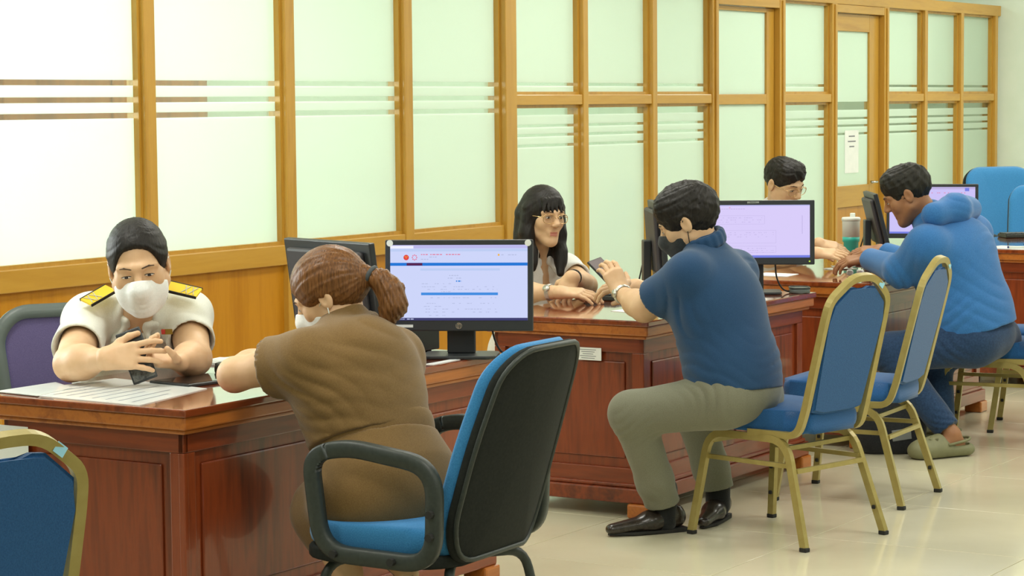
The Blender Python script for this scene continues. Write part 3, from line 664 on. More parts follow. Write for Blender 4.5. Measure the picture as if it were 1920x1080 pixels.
# ------------------------------------------------------------------ signed distance modelling for people
def V(*a): return np.array(a, float)
def nrm(v): v = np.asarray(v, float); return v/np.linalg.norm(v)
class Shape:
    def __init__(s): s.ops = []
    def cap(s, a, b, r0, r1=None, k=.03, flat=None, op='u'):
        a = np.asarray(a, float); b = np.asarray(b, float); r1 = r0 if r1 is None else r1; R = max(r0, r1)
        if flat is not None: ax = nrm(flat[0]); fk = flat[1]
        ba = b-a; bb = max(ba@ba, 1e-9)
        def f(P):
            q = P-a
            if flat is not None:
                bl = ba+ax*((ba@ax)*(fk-1)); q = q+ax*((q@ax)*(fk-1))[..., None]; b2 = max(bl@bl, 1e-9)
            else: bl = ba; b2 = bb
            t = np.clip((q@bl)/b2, 0, 1)
            return np.linalg.norm(q-t[..., None]*bl, axis=-1)-(r0+(r1-r0)*t)
        s.ops.append((op, f, np.minimum(a, b)-R, np.maximum(a, b)+R, k)); return s
    def ell(s, c, r, R=None, k=.03, op='u'):
        c = np.asarray(c, float); r = np.asarray(r, float); R = np.eye(3) if R is None else R
        def f(P):
            q = (P-c)@R; k0 = np.linalg.norm(q/r, axis=-1); k1 = np.linalg.norm(q/(r*r), axis=-1)+1e-9
            return k0*(k0-1)/k1
        e = np.sqrt(((R*r)**2).sum(1)); s.ops.append((op, f, c-e, c+e, k)); return s
    def cut(s, p, n, k=.004):
        'keep the side the normal points away from'
        p = np.asarray(p, float); n = nrm(n)
        s.ops.append(('i', lambda P: (P-p)@n, None, None, k)); return s
    def disp(s, f): s.ops.append(('d', f, None, None, 0)); return s
    def wr(s, amp, freq, seed=0, ax=None):
        'soft folds'
        g = np.random.RandomState(seed); ws = g.normal(size=(6, 3)); ws /= np.linalg.norm(ws, axis=1)[:, None]
        if ax is not None:
            ax_ = nrm(ax); ws = np.array([nrm(w_+ax_*2.2*np.sign(w_@ax_)) for w_ in ws])
        fr = freq*g.uniform(.6, 1.7, 6); ph = g.uniform(0, 6.28, 6)
        def f(P):
            o = 0
            for i in range(6): o = o+np.sin((P@ws[i])*fr[i]+ph[i]+1.3*np.sin((P@ws[(i+2) % 6])*fr[i]*.45))
            return amp*o/2.5
        return s.disp(f)
    def fold(s, c, d, wl, amp, R, sharp=.75):
        'a packet of creases: d = direction across the folds, wl spacing, R reach'
        c = np.asarray(c, float); d = nrm(d); e = nrm(np.cross(d, (.3, .5, .8))); g_ = np.cross(d, e); s0 = float((abs(c).sum()*37) % 6.28)
        def f(P):
            q = P-c; u = q@d; w_ = np.exp(-(q*q).sum(-1)/(R*R)); v = q@e; t_ = q@g_
            ph = math.pi*u/wl+1.5*np.sin(v/(wl*1.3)+s0)+1.1*np.sin(t_/(wl*.9)+s0*2)+.9*np.sin(u/(wl*1.7)+v/(wl*2.1))
            return amp*w_*(.35+.65*np.sin(v/(wl*1.8)+u/(wl*2.5)+s0*3)**2)*(.5-np.abs(np.sin(ph))**sharp)
        return s.disp(f)
    def join(s, o): s.ops += o.ops; return s
    def mesh(s, vox, pad=.03):
        lo = np.min([o[2] for o in s.ops if o[0] == 'u'], 0)-pad; hi = np.max([o[3] for o in s.ops if o[0] == 'u'], 0)+pad
        n = np.ceil((hi-lo)/vox).astype(int)+1
        ax = [lo[i]+np.arange(n[i])*vox for i in range(3)]
        G = np.full(n, .05, np.float32)
        def grid(i0, i1): return np.stack(np.meshgrid(*[ax[i][i0[i]:i1[i]] for i in range(3)], indexing='ij'), -1)
        full = None
        for op, f, a, b, k in s.ops:
            if op in 'us':
                m = k*1.5+2*vox
                i0 = np.clip(np.floor((a-m-lo)/vox).astype(int), 0, n); i1 = np.clip(np.ceil((b+m-lo)/vox).astype(int)+1, 0, n)
                if (i1 <= i0).any(): continue
                sl = tuple(slice(i0[i], i1[i]) for i in range(3)); d = f(grid(i0, i1)); g = G[sl]
                if op == 'u':
                    h = np.clip(.5+.5*(g-d)/k, 0, 1); G[sl] = g*(1-h)+d*h-k*h*(1-h)
                else:
                    d = -d; h = np.clip(.5-.5*(g-d)/k, 0, 1); G[sl] = g*(1-h)+d*h+k*h*(1-h)
            else:
                if full is None: full = grid((0, 0, 0), n)
                if op == 'i': G = np.maximum(G, f(full))
                else: G = G+f(full)
        return nets(G, lo, vox)
def nets(G, lo, vox):
    'naive surface nets'
    ins = G < 0; n = G.shape
    c = [ins[dx:n[0]-1+dx, dy:n[1]-1+dy, dz:n[2]-1+dz] for dx in (0, 1) for dy in (0, 1) for dz in (0, 1)]
    cnt = sum(x.astype(np.int8) for x in c); act = (cnt > 0) & (cnt < 8)
    I = np.argwhere(act); idx = -np.ones(act.shape, np.int64); idx[act] = np.arange(len(I))
    pos = np.zeros((len(I), 3)); num = np.zeros(len(I))
    cor = [(dx, dy, dz) for dx in (0, 1) for dy in (0, 1) for dz in (0, 1)]
    val = [G[I[:, 0]+a, I[:, 1]+b, I[:, 2]+d] for a, b, d in cor]
    for i in range(8):
        for j in range(i+1, 8):
            if sum(abs(np.subtract(cor[i], cor[j]))) != 1: continue
            a, b = val[i], val[j]; x = (a < 0) != (b < 0)
            t = np.where(x, a/np.where(x, a-b, 1), 0)
            p = np.array(cor[i])+t[:, None]*(np.array(cor[j])-np.array(cor[i]))
            pos += np.where(x[:, None], p, 0); num += x
    pos = lo+(I+pos/num[:, None])*vox
    Q = []
    for axn in range(3):
        a = [slice(None)]*3; b = [slice(None)]*3; a[axn] = slice(0, -1); b[axn] = slice(1, None)
        A, Bv = ins[tuple(a)], ins[tuple(b)]; ch_ = A != Bv
        E = np.argwhere(ch_); u, v = (axn+1) % 3, (axn+2) % 3
        E = E[(E[:, u] > 0) & (E[:, v] > 0) & (E[:, u] < n[u]-1) & (E[:, v] < n[v]-1)]
        def cell(du, dv):
            e = E.copy(); e[:, u] -= du; e[:, v] -= dv; return idx[e[:, 0], e[:, 1], e[:, 2]]
        q = np.stack([cell(1, 1), cell(0, 1), cell(0, 0), cell(1, 0)], 1)
        fl = ~A[E[:, 0], E[:, 1], E[:, 2]]; q[fl] = q[fl][:, ::-1]; Q.append(q)
    return pos, np.concatenate(Q)
def tomesh(name, parts, mats, parent=None, mi=None):
    'one object from a list of (verts, quads)'
    off = 0; Vs = []; Qs = []
    for v, q in parts: Vs.append(v); Qs.append(q+off); off += len(v)
    Vv = np.concatenate(Vs); Qq = np.concatenate(Qs)
    org = V(0, 0, 0)
    me = D.meshes.new(name); me.vertices.add(len(Vv)); me.vertices.foreach_set('co', Vv.astype(np.float32).ravel())
    me.loops.add(len(Qq)*4); me.loops.foreach_set('vertex_index', Qq.astype(np.int32).ravel())
    me.polygons.add(len(Qq)); me.polygons.foreach_set('loop_start', np.arange(0, len(Qq)*4, 4, dtype=np.int32))
    me.polygons.foreach_set('use_smooth', np.ones(len(Qq), bool))
    for m in mats: me.materials.append(MT[m] if isinstance(m, str) else m)
    if mi is not None:
        cen = Vv[Qq].mean(1); me.polygons.foreach_set('material_index', mi(cen).astype(np.int32))
    me.update(); me.validate()
    return place(D.objects.new(name, me), parent)
# ------------------------------------------------------------------ people materials
def skinmat(name, c0, c1):
    m = noisy(name, lin(*c0), lin(*c1), 25, .5, spec=.35)
    b = m.node_tree.nodes['Principled BSDF']; b.inputs['Subsurface Weight'].default_value = .08; b.inputs['Subsurface Radius'].default_value = (.01, .004, .002)
    return m
MT['skinA'] = skinmat('skin_a', (212, 172, 132), (222, 184, 146)); MT['skinB'] = skinmat('skin_b', (206, 168, 130), (216, 180, 142))
MT['skinC'] = skinmat('skin_c', (150, 104, 72), (162, 116, 82)); MT['lip'] = mat('lips', lin(190, 122, 104), .45); MT['hand_pink'] = skinmat('hand_pink', (226, 176, 150), (232, 186, 160))
def hairmat(name, c0, c1, rough=.42):
    m = noisy(name, lin(*c0), lin(*c1), 190, rough, stretch=(1, 1, .12), spec=.28, bmp=.5, detail=3); return m
MT['hair_black'] = hairmat('hair_black', (20, 18, 16), (36, 32, 28), .5); MT['hair_brown'] = hairmat('hair_brown', (84, 52, 24), (132, 88, 48), .38); MT['hair_dark'] = hairmat('hair_dark', (22, 22, 18), (40, 38, 30), .55)
MT['shirt_white'] = fabric('shirt_white', lin(218, 220, 208), lin(228, 230, 220), 300, bm=.08); MT['shirt_white2'] = fabric('blouse_white', lin(222, 222, 218), lin(232, 232, 228), 300, bm=.08)
MT['brown_cloth'] = fabric('brown_cloth', lin(112, 86, 48), lin(124, 97, 57), 300, bm=.1); MT['navy_cloth'] = fabric('navy_cloth', lin(30, 62, 96), lin(38, 72, 108), 400, bm=.12)
MT['grey_cloth'] = fabric('grey_cloth', lin(112, 112, 94), lin(122, 122, 104), 300, bm=.1); MT['jacket'] = fabric('jacket_blue', lin(44, 102, 162), lin(54, 114, 176), 200, .7, bm=.06)
MT['denim'] = fabric('denim', lin(30, 52, 82), lin(40, 66, 100), 120, bm=.15); MT['darkcloth'] = fabric('dark_cloth', lin(34, 36, 44), lin(44, 46, 54))
MT['leather'] = noisy('black_leather', lin(34, 28, 24), lin(48, 40, 34), 40, .25, spec=.6); MT['sock'] = fabric('sock', lin(24, 26, 26), lin(34, 36, 36))
MT['clog'] = noisy('olive_foam', lin(116, 116, 84), lin(128, 128, 94), 30, .6); MT['mask_white'] = fabric('mask_white', lin(232, 236, 234), lin(242, 244, 242), 200, bm=.06); MT['mask_black'] = fabric('mask_black', lin(40, 44, 46), lin(52, 56, 58), 200, bm=.06)
MT['epaulet'] = mat('epaulet_yellow', lin(238, 200, 20), .5); MT['silver'] = mat('silver', lin(205, 205, 196), .3, .8); MT['eye_dark'] = mat('eye_dark', lin(40, 28, 22), .2); MT['eye_white'] = mat('eye_white', lin(220, 214, 204), .3)
MT['brow'] = mat('brow', lin(74, 56, 42), .8)
MT['gold_wire'] = mat('gold_wire', lin(214, 180, 130), .25, .8)
MT['lens_clear'] = None
def lensmat():
    m = D.materials.new('lens'); m.use_nodes = True; nt = m.node_tree; nt.nodes.clear(); o = nt.nodes.new('ShaderNodeOutputMaterial')
    t = N(m, 'ShaderNodeBsdfTransparent'); g = N(m, 'ShaderNodeBsdfGlossy'); g.inputs['Roughness'].default_value = .02; x = N(m, 'ShaderNodeMixShader'); x.inputs[0].default_value = .08
    L(m, t.outputs[0], x.inputs[1]); L(m, g.outputs[0], x.inputs[2]); L(m, x.outputs[0], o.inputs[0]); return m
MT['lens_clear'] = lensmat()
# ------------------------------------------------------------------ figure
def frame(fwd, up):
    'columns: x = right hand side seen from behind, y = forward, z = up'
    f = nrm(fwd); u = np.asarray(up, float); r = nrm(np.cross(f, u)); u = np.cross(r, f); return np.stack([r, f, u], 1)
class Head:
    def __init__(s, o, fwd, up, sc=1.0, roll=0):
        s.o = np.asarray(o, float); s.R = frame(fwd, up); s.s = sc
        if roll: c, q = math.cos(roll), math.sin(roll); s.R = s.R@np.array([[c, 0, q], [0, 1, 0], [-q, 0, c]])
    def p(s, x, y, z): return s.o+s.R@(V(x, y, z)*s.s)
    def inv(s, P): return ((P-s.o)@s.R)/s.s
    def shape(s, slim=1.0, nose=1.0):
        S = Shape(); k = s.s; R = s.R
        def E(c, r, kk=.02, op='u'): S.ell(s.p(*c), V(*r)*k, R, kk*k, op)
        def C(a, b, r0, r1, kk=.012, op='u'): S.cap(s.p(*a), s.p(*b), r0*k, r1*k, kk*k, op=op)
        E((0, -.016, .032), (.073, .094, .083)); E((0, .022, -.035), (.061*slim, .066, .082), .03)
        C((0, .066, -.104), (0, .055, -.10), .019*slim, .022*slim, .03)
        for q in (-1, 1):
            C((q*.055*slim, .0, -.05), (q*.016*slim, .06, -.100), .019*slim, .015*slim, .025); E((q*.041, .052, -.022), (.022, .022, .026), .02)
            C((q*.012, .084, .022), (q*.046, .066, .020), .012, .010, .014)
            E((q*.031, .094, .003), (.017, .014, .011), .010, 's'); E((q*.031, .071, .001), (.0155, .0135, .0125), .006)
        C((0, .083, .014), (0, .105*nose+.0*k, -.026), .008, .0125, .012)
        for q in (-1, 1): E((q*.011, .096, -.031), (.009, .010, .008), .006)
        C((-.018, .0745, -.0625), (.018, .0745, -.0625), .0078, .0078, .010); C((-.013, .0755, -.0725), (.013, .0755, -.0725), .0082, .0082, .008)
        C((-.021, .0848, -.0675), (.021, .0848, -.0675), .0018, .0018, .003, 's')
        for q in (-1, 1):
            a = math.radians(18)*q; Re = R@np.array([[math.cos(a), 0, 0], [0, 1, 0], [0, 0, 1]]) if False else R
            E((q*.079, -.014, -.004), (.008, .019, .031), .005); E((q*.087, -.008, .0), (.007, .010, .017), .006, 's')
        return S
    def lipmask(s, c):
        q = s.inv(c); return ((np.abs(q[:, 0]) < .018) & (q[:, 2] < -.0595) & (q[:, 2] > -.0775) & (q[:, 1] > .0775)).astype(int)
def hand(S, w, d, b, right, curl=(.5, .5, .4), thumb=(.6, .5), spread=.06, sc=1.0, curls=None, thumb_in=.35):
    'w wrist, d finger direction, b back of the hand normal'
    d = nrm(d); b = np.asarray(b, float); b = nrm(b-d*(b@d)); x = np.cross(d, b); tx = -x if right else x       # tx points to the thumb side
    P = lambda u, v, z: np.asarray(w)+(tx*u+d*v+b*z)*sc
    bases = [(.030, .088), (.010, .092), (-.010, .088), (-.029, .080)]; lens = [(.042, .025, .020), (.046, .029, .021), (.043, .027, .020), (.034, .020, .018)]
    for i, (u, v) in enumerate(bases):
        S.cap(P(u*.55, .005, 0), P(u, v, .002), .0165*sc, .0125*sc, .014*sc)
        a = 0; p = P(u, v, .002); cu = curls[i] if curls else curl
        for j in range(3):
            a += cu[j]; sp = spread*(1.5-i)/1.5
            dr = nrm(d*math.cos(a)-b*math.sin(a)+tx*sp*(1-.6*j/2)); q = p+dr*lens[i][j]*sc
            r0 = (.0098, .0088, .0080)[j]*(.92 if i == 3 else 1)*sc; S.cap(p, q, r0, r0*.92, .003*sc); p = q
    t0 = P(.018, .018, -.006); t1 = t0+nrm(tx*.75+d*.62-b*thumb_in)*.040*sc; S.cap(t0, t1, .017*sc, .0125*sc, .016*sc)
    t2 = t1+nrm(tx*(.55-thumb[0]*.6)+d*.8-b*(thumb_in+thumb[0]*.3))*.032*sc; S.cap(t1, t2, .0115*sc, .0105*sc, .006*sc)
    t3 = t2+nrm(tx*(.35-thumb[1]*.9)+d*.85-b*(thumb_in*.8+thumb[1]*.3))*.026*sc; S.cap(t2, t3, .0102*sc, .0085*sc, .005*sc)
    return S
class Fig:
    def __init__(s, pel, che, nek, sh, el, wr, hip=None, kne=None, ank=None, fwd=None, head=None, g=1.0, wide=1.0, deep=1.0):
        'sh, el, wr, hip, kne, ank: (left, right); g girth factor'
        A = lambda t: [np.asarray(x, float) for x in t] if t is not None else None
        s.pel, s.che, s.nek = [np.asarray(x, float) for x in (pel, che, nek)]
        s.sh, s.el, s.wr, s.hip, s.kne, s.ank = A(sh), A(el), A(wr), A(hip), A(kne), A(ank)
        s.head = head; s.g = g; s.wide = wide; s.deep = deep
        rt = nrm(s.sh[1]-s.sh[0]); up = nrm(s.nek-s.pel); s.f = nrm(np.cross(up, rt)) if fwd is None else nrm(fwd)
        s.rt = rt; s.up = up
    def torso(s, S, t=0, k=.05, low=True):
        g = s.g; F = frame(s.f, s.up); w_ = s.wide; dp = s.deep
        if low: S.ell(s.pel, V(.165*w_*g+t, .115*dp*g+t, .12*g+t), F, k)
        S.cap(s.pel, s.che, .135*w_*g+t, .150*w_*g+t, k, (s.f, 1.30/dp))
        S.ell(s.che, V(.155*w_*g+t, .108*dp*g+t, .155*g+t), F, k)
        mid = (s.sh[0]+s.sh[1])/2
        for q in (0, 1):
            S.cap(s.sh[q]-s.up*.015, s.che, .052*g+t, .10*g+t, k)
            S.cap(s.sh[q]*.94+mid*.06, mid, .050*g+t, .070*g+t, k*.8)
            S.cap(s.sh[q]*.8+mid*.2+s.up*.01, s.nek+(s.head.o-s.nek)*.18 if s.head else s.nek, .034*g+t, .040*g+t, k*.8)
        return S
    def uarm(s, S, q, t=0, a=0, b=1, k=.03):
        p0 = s.sh[q]+(s.el[q]-s.sh[q])*a; p1 = s.sh[q]+(s.el[q]-s.sh[q])*b; r = lambda u: (.056-.014*u)*s.g+t
        return S.cap(p0, p1, r(a), r(b), k)
    def farm(s, S, q, t=0, a=0, b=1, k=.03):
        e, w_ = s.el[q], s.wr[q]; P = lambda u: e+(w_-e)*u
        S.cap(P(a), P(.35), .041*s.g+t, .041*s.g+t, k); return S.cap(P(.35), P(b), .041*s.g+t, .027*s.g**.5+t, k)
    def leg(s, S, q, t=0, k=.04, shin=True):
        g = s.g; S.cap(s.hip[q], s.kne[q], .088*g+t, .058*g+t, k)
        if shin:
            m = s.kne[q]*.65+s.ank[q]*.35; S.cap(s.kne[q], m, .055*g+t, .055*g+t, k); S.cap(m, s.ank[q], .055*g+t, .037*g+t, k)
        return S
    def neck(s, S, r=.052): return S.cap(s.nek, s.head.p(0, -.022, -.045), r*s.g**.5, r*s.g**.5, .03)
def person_body(fig, hands, label, skin, parent=None, legs=True, neck_r=.052, slim=1.0, vox=.009, arms=(0, 1), lips=True, feet=None):
    'hands: list of Shape (already posed)'
    S = Shape(); fig.torso(S, -.012); fig.neck(S, neck_r)
    for q in arms: fig.uarm(S, q); fig.farm(S, q)
    if legs and fig.hip is not None:
        for q in (0, 1): fig.leg(S, q, -.012)
    for ft in feet or []: S.join(ft)
    parts = [S.mesh(vox)]
    Hs = fig.head.shape(slim); fig.neck(Hs, neck_r); parts.append(Hs.mesh(.0034*fig.head.s))
    for q, h in hands:
        w_, e = fig.wr[q], fig.el[q]; h.cap(w_+(e-w_)*.22, w_+(w_-e)*.03, (.028*fig.g**.5), .025*fig.g**.5, .02, op='u'); parts.append(h.mesh(.0034))
    mi = (lambda c: fig.head.lipmask(c)) if lips else None
    o = tomesh('person', parts, [skin, 'lip'], None, mi)
    tag(o, label, 'person'); return o
def eyes(h, parent, down=.0, brow='brow', browt=.0020, open_=.0035):
    for q in (-1, 1):
        S = Shape(); S.ell(h.p(q*.031, .0810, .0005-down), V(.0125, .0055, open_)*h.s, h.R, .002); o = tomesh('eye', [S.mesh(.0014)], ['eye_white'], parent)
        S = Shape(); S.ell(h.p(q*.031, .0840, .0002-down), V(.0062, .0036, open_*1.02)*h.s, h.R, .002); tomesh('iris', [S.mesh(.0012)], ['eye_dark'], o)
        S = Shape()
        for u in range(5):
            x0, x1 = -.0135+.0054*u, -.0135+.0054*(u+1); zz = lambda x: open_*.95*(1-(x/.0145)**2)+.0007-down
            S.cap(h.p(q*.031+x0, .0855-.0035*abs(x0)/.0135, zz(x0)), h.p(q*.031+x1, .0855-.0035*abs(x1)/.0135, zz(x1)), .0011*h.s, .0011*h.s, .0015)
        tomesh('eyelashes', [S.mesh(.0011)], ['eye_dark'], o)
        S = Shape(); S.cap(h.p(q*.015, .0945, .0225), h.p(q*.034, .0885, .0265), browt*h.s, browt*h.s, .003).cap(h.p(q*.034, .0885, .0265), h.p(q*.049, .074, .0205), browt*h.s, browt*.6*h.s, .003); tomesh('eyebrow', [S.mesh(.0016)], [brow], parent)
def surgical_mask(h, parent, m, cord, slim=1.0):
    S = Shape(); k = h.s
    S.ell(h.p(0, .020, -.055), V(.068*slim, .078, .084)*k, h.R, .02); S.cap(h.p(0, .093, -.004), h.p(0, .104, -.034), .0145*k, .021*k, .03); S.cap(h.p(0, .092, -.045), h.p(0, .072, -.102), .024*k, .026*k, .03)
    S.cut(h.p(0, .11, -.006), h.R@V(0, -.42, 1)); S.cut(h.p(0, .05, -.126), h.R@V(0, .12, -1)); S.cut(h.p(0, .018, -.05), h.R@V(0, -1, 0))
    S.fold(h.p(0, .08, -.07), h.R@V(0, .1, 1), .022, .0022, .06)
    o = tomesh('face_mask', [S.mesh(.004)], [m], parent)
    for q in (-1, 1):
        for (z0, z1) in ((-.022, .012), (-.098, -.028)):
            pts = [h.p(q*.060*slim, .024, z0), h.p(q*.071, .004, (z0+z1)/2), h.p(q*.0835, -.010, z1)]
            obj('mask_strap', TB([tuple(x) for x in pts], .0016*k, 6), cord, o, True)
    return o
def glasses(h, parent, m, lens=True):
    root = None
    for q in (-1, 1):
        pts = [tuple(h.p(q*.033+x, .1015-.010*abs(q*.033+x)/.05, .0-.004+z)) for x, z in [(.0270*math.copysign(abs(math.cos(a))**.75, math.cos(a)), .0195*math.copysign(abs(math.sin(a))**.75, math.sin(a))) for a in np.linspace(0, 2*math.pi, 20)[:-1]]]
        o = obj('spectacles' if root is None else 'rim', TB(pts, .0016*h.s, 6, closed=True), m, root or parent, True)
        root = root or o
        bm = bmesh.new(); bm.faces.new([bm.verts.new(x) for x in pts]); obj('lens', bm, 'lens_clear', root)
        obj('temple', TB([tuple(h.p(q*.058, .090, .002)), tuple(h.p(q*.0765, .03, .004)), tuple(h.p(q*.083, -.012, .006)), tuple(h.p(q*.081, -.03, -.008))], .0015*h.s, 6), m, root, True)
    obj('bridge', TB([tuple(h.p(-.010, .104, .0)), tuple(h.p(0, .1075, .004)), tuple(h.p(.010, .104, .0))], .0013*h.s, 6), m, root, True)
    return root
def hair_cap(h, t=.012, front=.05, side=-.02, back=-.06, k=.01, kk=.02):
    'skull cap of hair; returns the Shape without strands'
    S = Shape(); s = h.s; S.ell(h.p(0, -.018, .034), V(.074+t, .096+t, .084+t)*s, h.R, kk)
    return S
def strands(S, h, amp=.0016, freq=55, seed=1, centre=(0, -.10, .05)):
    'fine ridges that run from the forehead to the given centre'
    g = np.random.RandomState(seed); ph = g.uniform(0, 6.28, 3); R = h.R; c = h.p(*centre)
    def f(P):
        q = (P-c)@R/h.s; a = np.arctan2(q[..., 2], q[..., 0]); return .55*amp*(np.sin(a*freq/2+ph[0]+q[..., 1]*9)+.7*np.sin(a*freq*.83+ph[1]-q[..., 1]*14)+.5*np.sin(a*freq*1.7+ph[2]))
    return S.disp(f)
def _trim(s, p, n, R=.2, k=.004):
    p = np.asarray(p, float); n = nrm(n)
    s.ops.append(('s', lambda P: np.maximum(-((P-p)@n), np.linalg.norm(P-p, axis=-1)-R), p-R, p+R, k)); return s
Shape.trim = _trim
def dc(r, u, t): return CX*r+CY*u-F3*t          # right, up, towards the camera
def sleeve(S, fig, q, t, b, flare=0, k=.03):
    e, s = fig.el[q], fig.sh[q]; d = nrm(e-s); end = s+(e-s)*b
    r = (.056-.014*b)*fig.g+t
    S.cap(s, end+d*.05, .046*fig.g+t, r+flare, k*1.6); S.trim(end, d, .17)
    S.cap(end+d*.02, end-d*.035, r+flare-.006, r-.012, .004, op='s')
    return S
def cuff(fig, q, b, t, m, parent, flare=0):
    'stitched band at the sleeve end'
    e, s = fig.el[q], fig.sh[q]; d = nrm(e-s); c = s+(e-s)*b-d*.012; r = (.056-.014*b)*fig.g+t+flare+.0012
    u = nrm(np.cross(d, (0, 0, 1))); v = np.cross(d, u)
    return obj('cuff', TB([tuple(c+(u*math.cos(a)+v*math.sin(a))*r) for a in np.linspace(0, 2*math.pi, 25)[:-1]], .003, 6, closed=True), m, parent, True)
def collar(fig, m, parent, r=.066, h=.03, drop=.05, open_=.5, th=.008):
    'band round the neck with two flaps at the front'
    ax = nrm(fig.head.p(0, -.022, -.045)-fig.nek); F = frame(fig.f, ax); S = Shape(); n = 14; pts = []
    for i in range(n+1):
        a = open_+(2*math.pi-2*open_)*i/n
        pts.append(fig.nek+F@V(math.sin(a)*r*1.05, math.cos(a)*r, .012+h*.5*(1-math.cos(a))/2-drop*max(0, math.cos(a))*.6))
    for a, b in zip(pts, pts[1:]): S.cap(a, b, th*1.2, th*1.2, .012); S.cap(a+ax*h*.4, b+ax*h*.4, th*1.1, th*1.1, .014); S.cap(a+ax*h*.75, b+ax*h*.75, th, th, .014)
    for e in (0, -1):
        p = pts[e]; sgn = 1 if e == 0 else -1; q = p+F@V(sgn*.028, .014, -drop); S.cap(p, q, th*1.1, th*.7, .012); S.cap(pts[2 if e == 0 else -3], q, th, th*.7, .014)
    return tomesh('collar', [S.mesh(.004)], [m], parent)
def wristband(fig, q, m, parent, name='wristwatch', w=.011, face=None, u=.95, r=.031):
    e, wv = fig.el[q], fig.wr[q]; d = nrm(wv-e); c = e+(wv-e)*u; a1 = nrm(np.cross(d, (0, 0, 1))); a2 = np.cross(d, a1)
    bm = TB([tuple(c+(a1*math.cos(a)+a2*math.sin(a))*r) for a in np.linspace(0, 2*math.pi, 21)[:-1]], .004, 6, closed=True, rect=None, radii=None)
    o = obj(name, bm, m, parent, True)
    for z in (-1, 1): obj('strap_edge', TB([tuple(c+d*z*w*.5+(a1*math.cos(a)+a2*math.sin(a))*r) for a in np.linspace(0, 2*math.pi, 21)[:-1]], .0035, 6, closed=True), m, o, True)
    if face is not None:
        f = nrm(face-d*(np.asarray(face)@d)); obj('watch_face', TB([tuple(c+f*(r-.001)), tuple(c+f*(r+.007))], .015, 16), 'silver', o, True)
    return o
def obox(c, ax, ay, sz, bev, m, name, parent=None):
    'oriented box: ax long axis, ay second axis'
    ax = nrm(ax); ay = np.asarray(ay, float); ay = nrm(ay-ax*(ay@ax)); az = np.cross(ax, ay)
    R = Matrix([[ax[i], ay[i], az[i]] for i in range(3)])
    return obj(name, B(tuple(c), sz, bev, R), m, parent)
# ================================================================== 1 woman with yellow epaulettes
h = Head(J(260, 498, 7.06), dc(.13, -.36, 1), dc(-.11, 1, .3), 1.10)
f1 = Fig(J(262, 835, 7.63), J(258, 680, 7.43), J(264, 598, 7.27), (J(350, 592, 7.33), J(166, 598, 7.27)), (J(364, 672, 7.09), J(134, 682, 6.92)), (J(338, 678, 6.92), J(196, 673, 6.79)),
         (V(.75, .98, .52), V(.93, .92, .52)), (V(.52, .86, .5), V(.72, .80, .5)), (V(.55, .88, .08), V(.75, .82, .08)), fwd=dc(.0, -.1, 1), head=h, g=1.17, wide=1.06)
hr = Shape(); hand(hr, f1.wr[1], dc(.93, .10, .12), dc(.1, .25, 1), True, thumb=(.1, .1), thumb_in=.2, curls=[(.2, .45, .35), (.3, .45, .35), (.35, .5, .4), (.35, .5, .4)], spread=.20, sc=1.0)
hl = Shape(); hand(hl, f1.wr[0], dc(-.80, .12, .60), dc(-.2, -.9, -.35), False, thumb=(.5, .4), thumb_in=.5, curls=[(.5, .9, .5), (.7, .9, .6), (.9, .9, .6), (1.0, .9, .6)], spread=.08)
P1 = person_body(f1, [(1, hr), (0, hl)], 'seated woman in white uniform shirt with yellow epaulettes and white mask holding a phone', 'skinA', slim=1.08, legs=True)
S = Shape(); f1.torso(S, .012); sleeve(S, f1, 0, .016, .62, .006); sleeve(S, f1, 1, .016, .66, .010); S.ell(f1.nek+f1.f*.10-f1.up*.0, V(.052, .06, .085), frame(f1.f, f1.up), .015, op='s'); S.wr(.002, 30, 4); [S.fold(f1.sh[q]+f1.up*-.09+f1.f*.08+(f1.sh[q]-f1.nek)*-.1, dc((1 if q == 0 else -1), .8, 0), .035, .007, .10) for q in (0, 1)]; S.fold(f1.che-f1.up*.1, dc(.3, 1, 0), .05, .007, .16)
sh1 = tomesh('shirt', [S.mesh(.0065)], ['shirt_white'], P1); collar(f1, 'shirt_white', P1, .072, .03, .055, .42)
S = Shape(); [f1.leg(S, q, .01) for q in (0, 1)]; S.ell(f1.pel, V(.2, .15, .13), frame(f1.f, f1.up), .05); tomesh('trousers', [S.mesh(.012)], ['darkcloth'], P1)
surgical_mask(h, P1, 'mask_white', 'white', 1.08); eyes(h, P1, .002)
S = hair_cap(h, .010); S.ell(h.p(0, .100, -.042), V(.056, .080, .122)*h.s, h.R, .02, op='s'); S.ell(h.p(-.024, .098, -.045), V(.052, .080, .120)*h.s, h.R, .012, op='s'); S.ell(h.p(.024, .098, -.045), V(.052, .080, .120)*h.s, h.R, .012, op='s'); S.cut(h.p(0, 0, -.055), h.R@V(0, .5, -.9)); S.ell(h.p(0, -.125, -.01), V(.045, .04, .045), h.R, .02); S.cap(h.p(.004, .09, .085), h.p(.004, -.01, .138), .002, .002, .006, op='s'); strands(S, h, .0013, 60, 2, (0, -.02, .12)); tomesh('hair', [S.mesh(.0042)], ['hair_black'], P1)
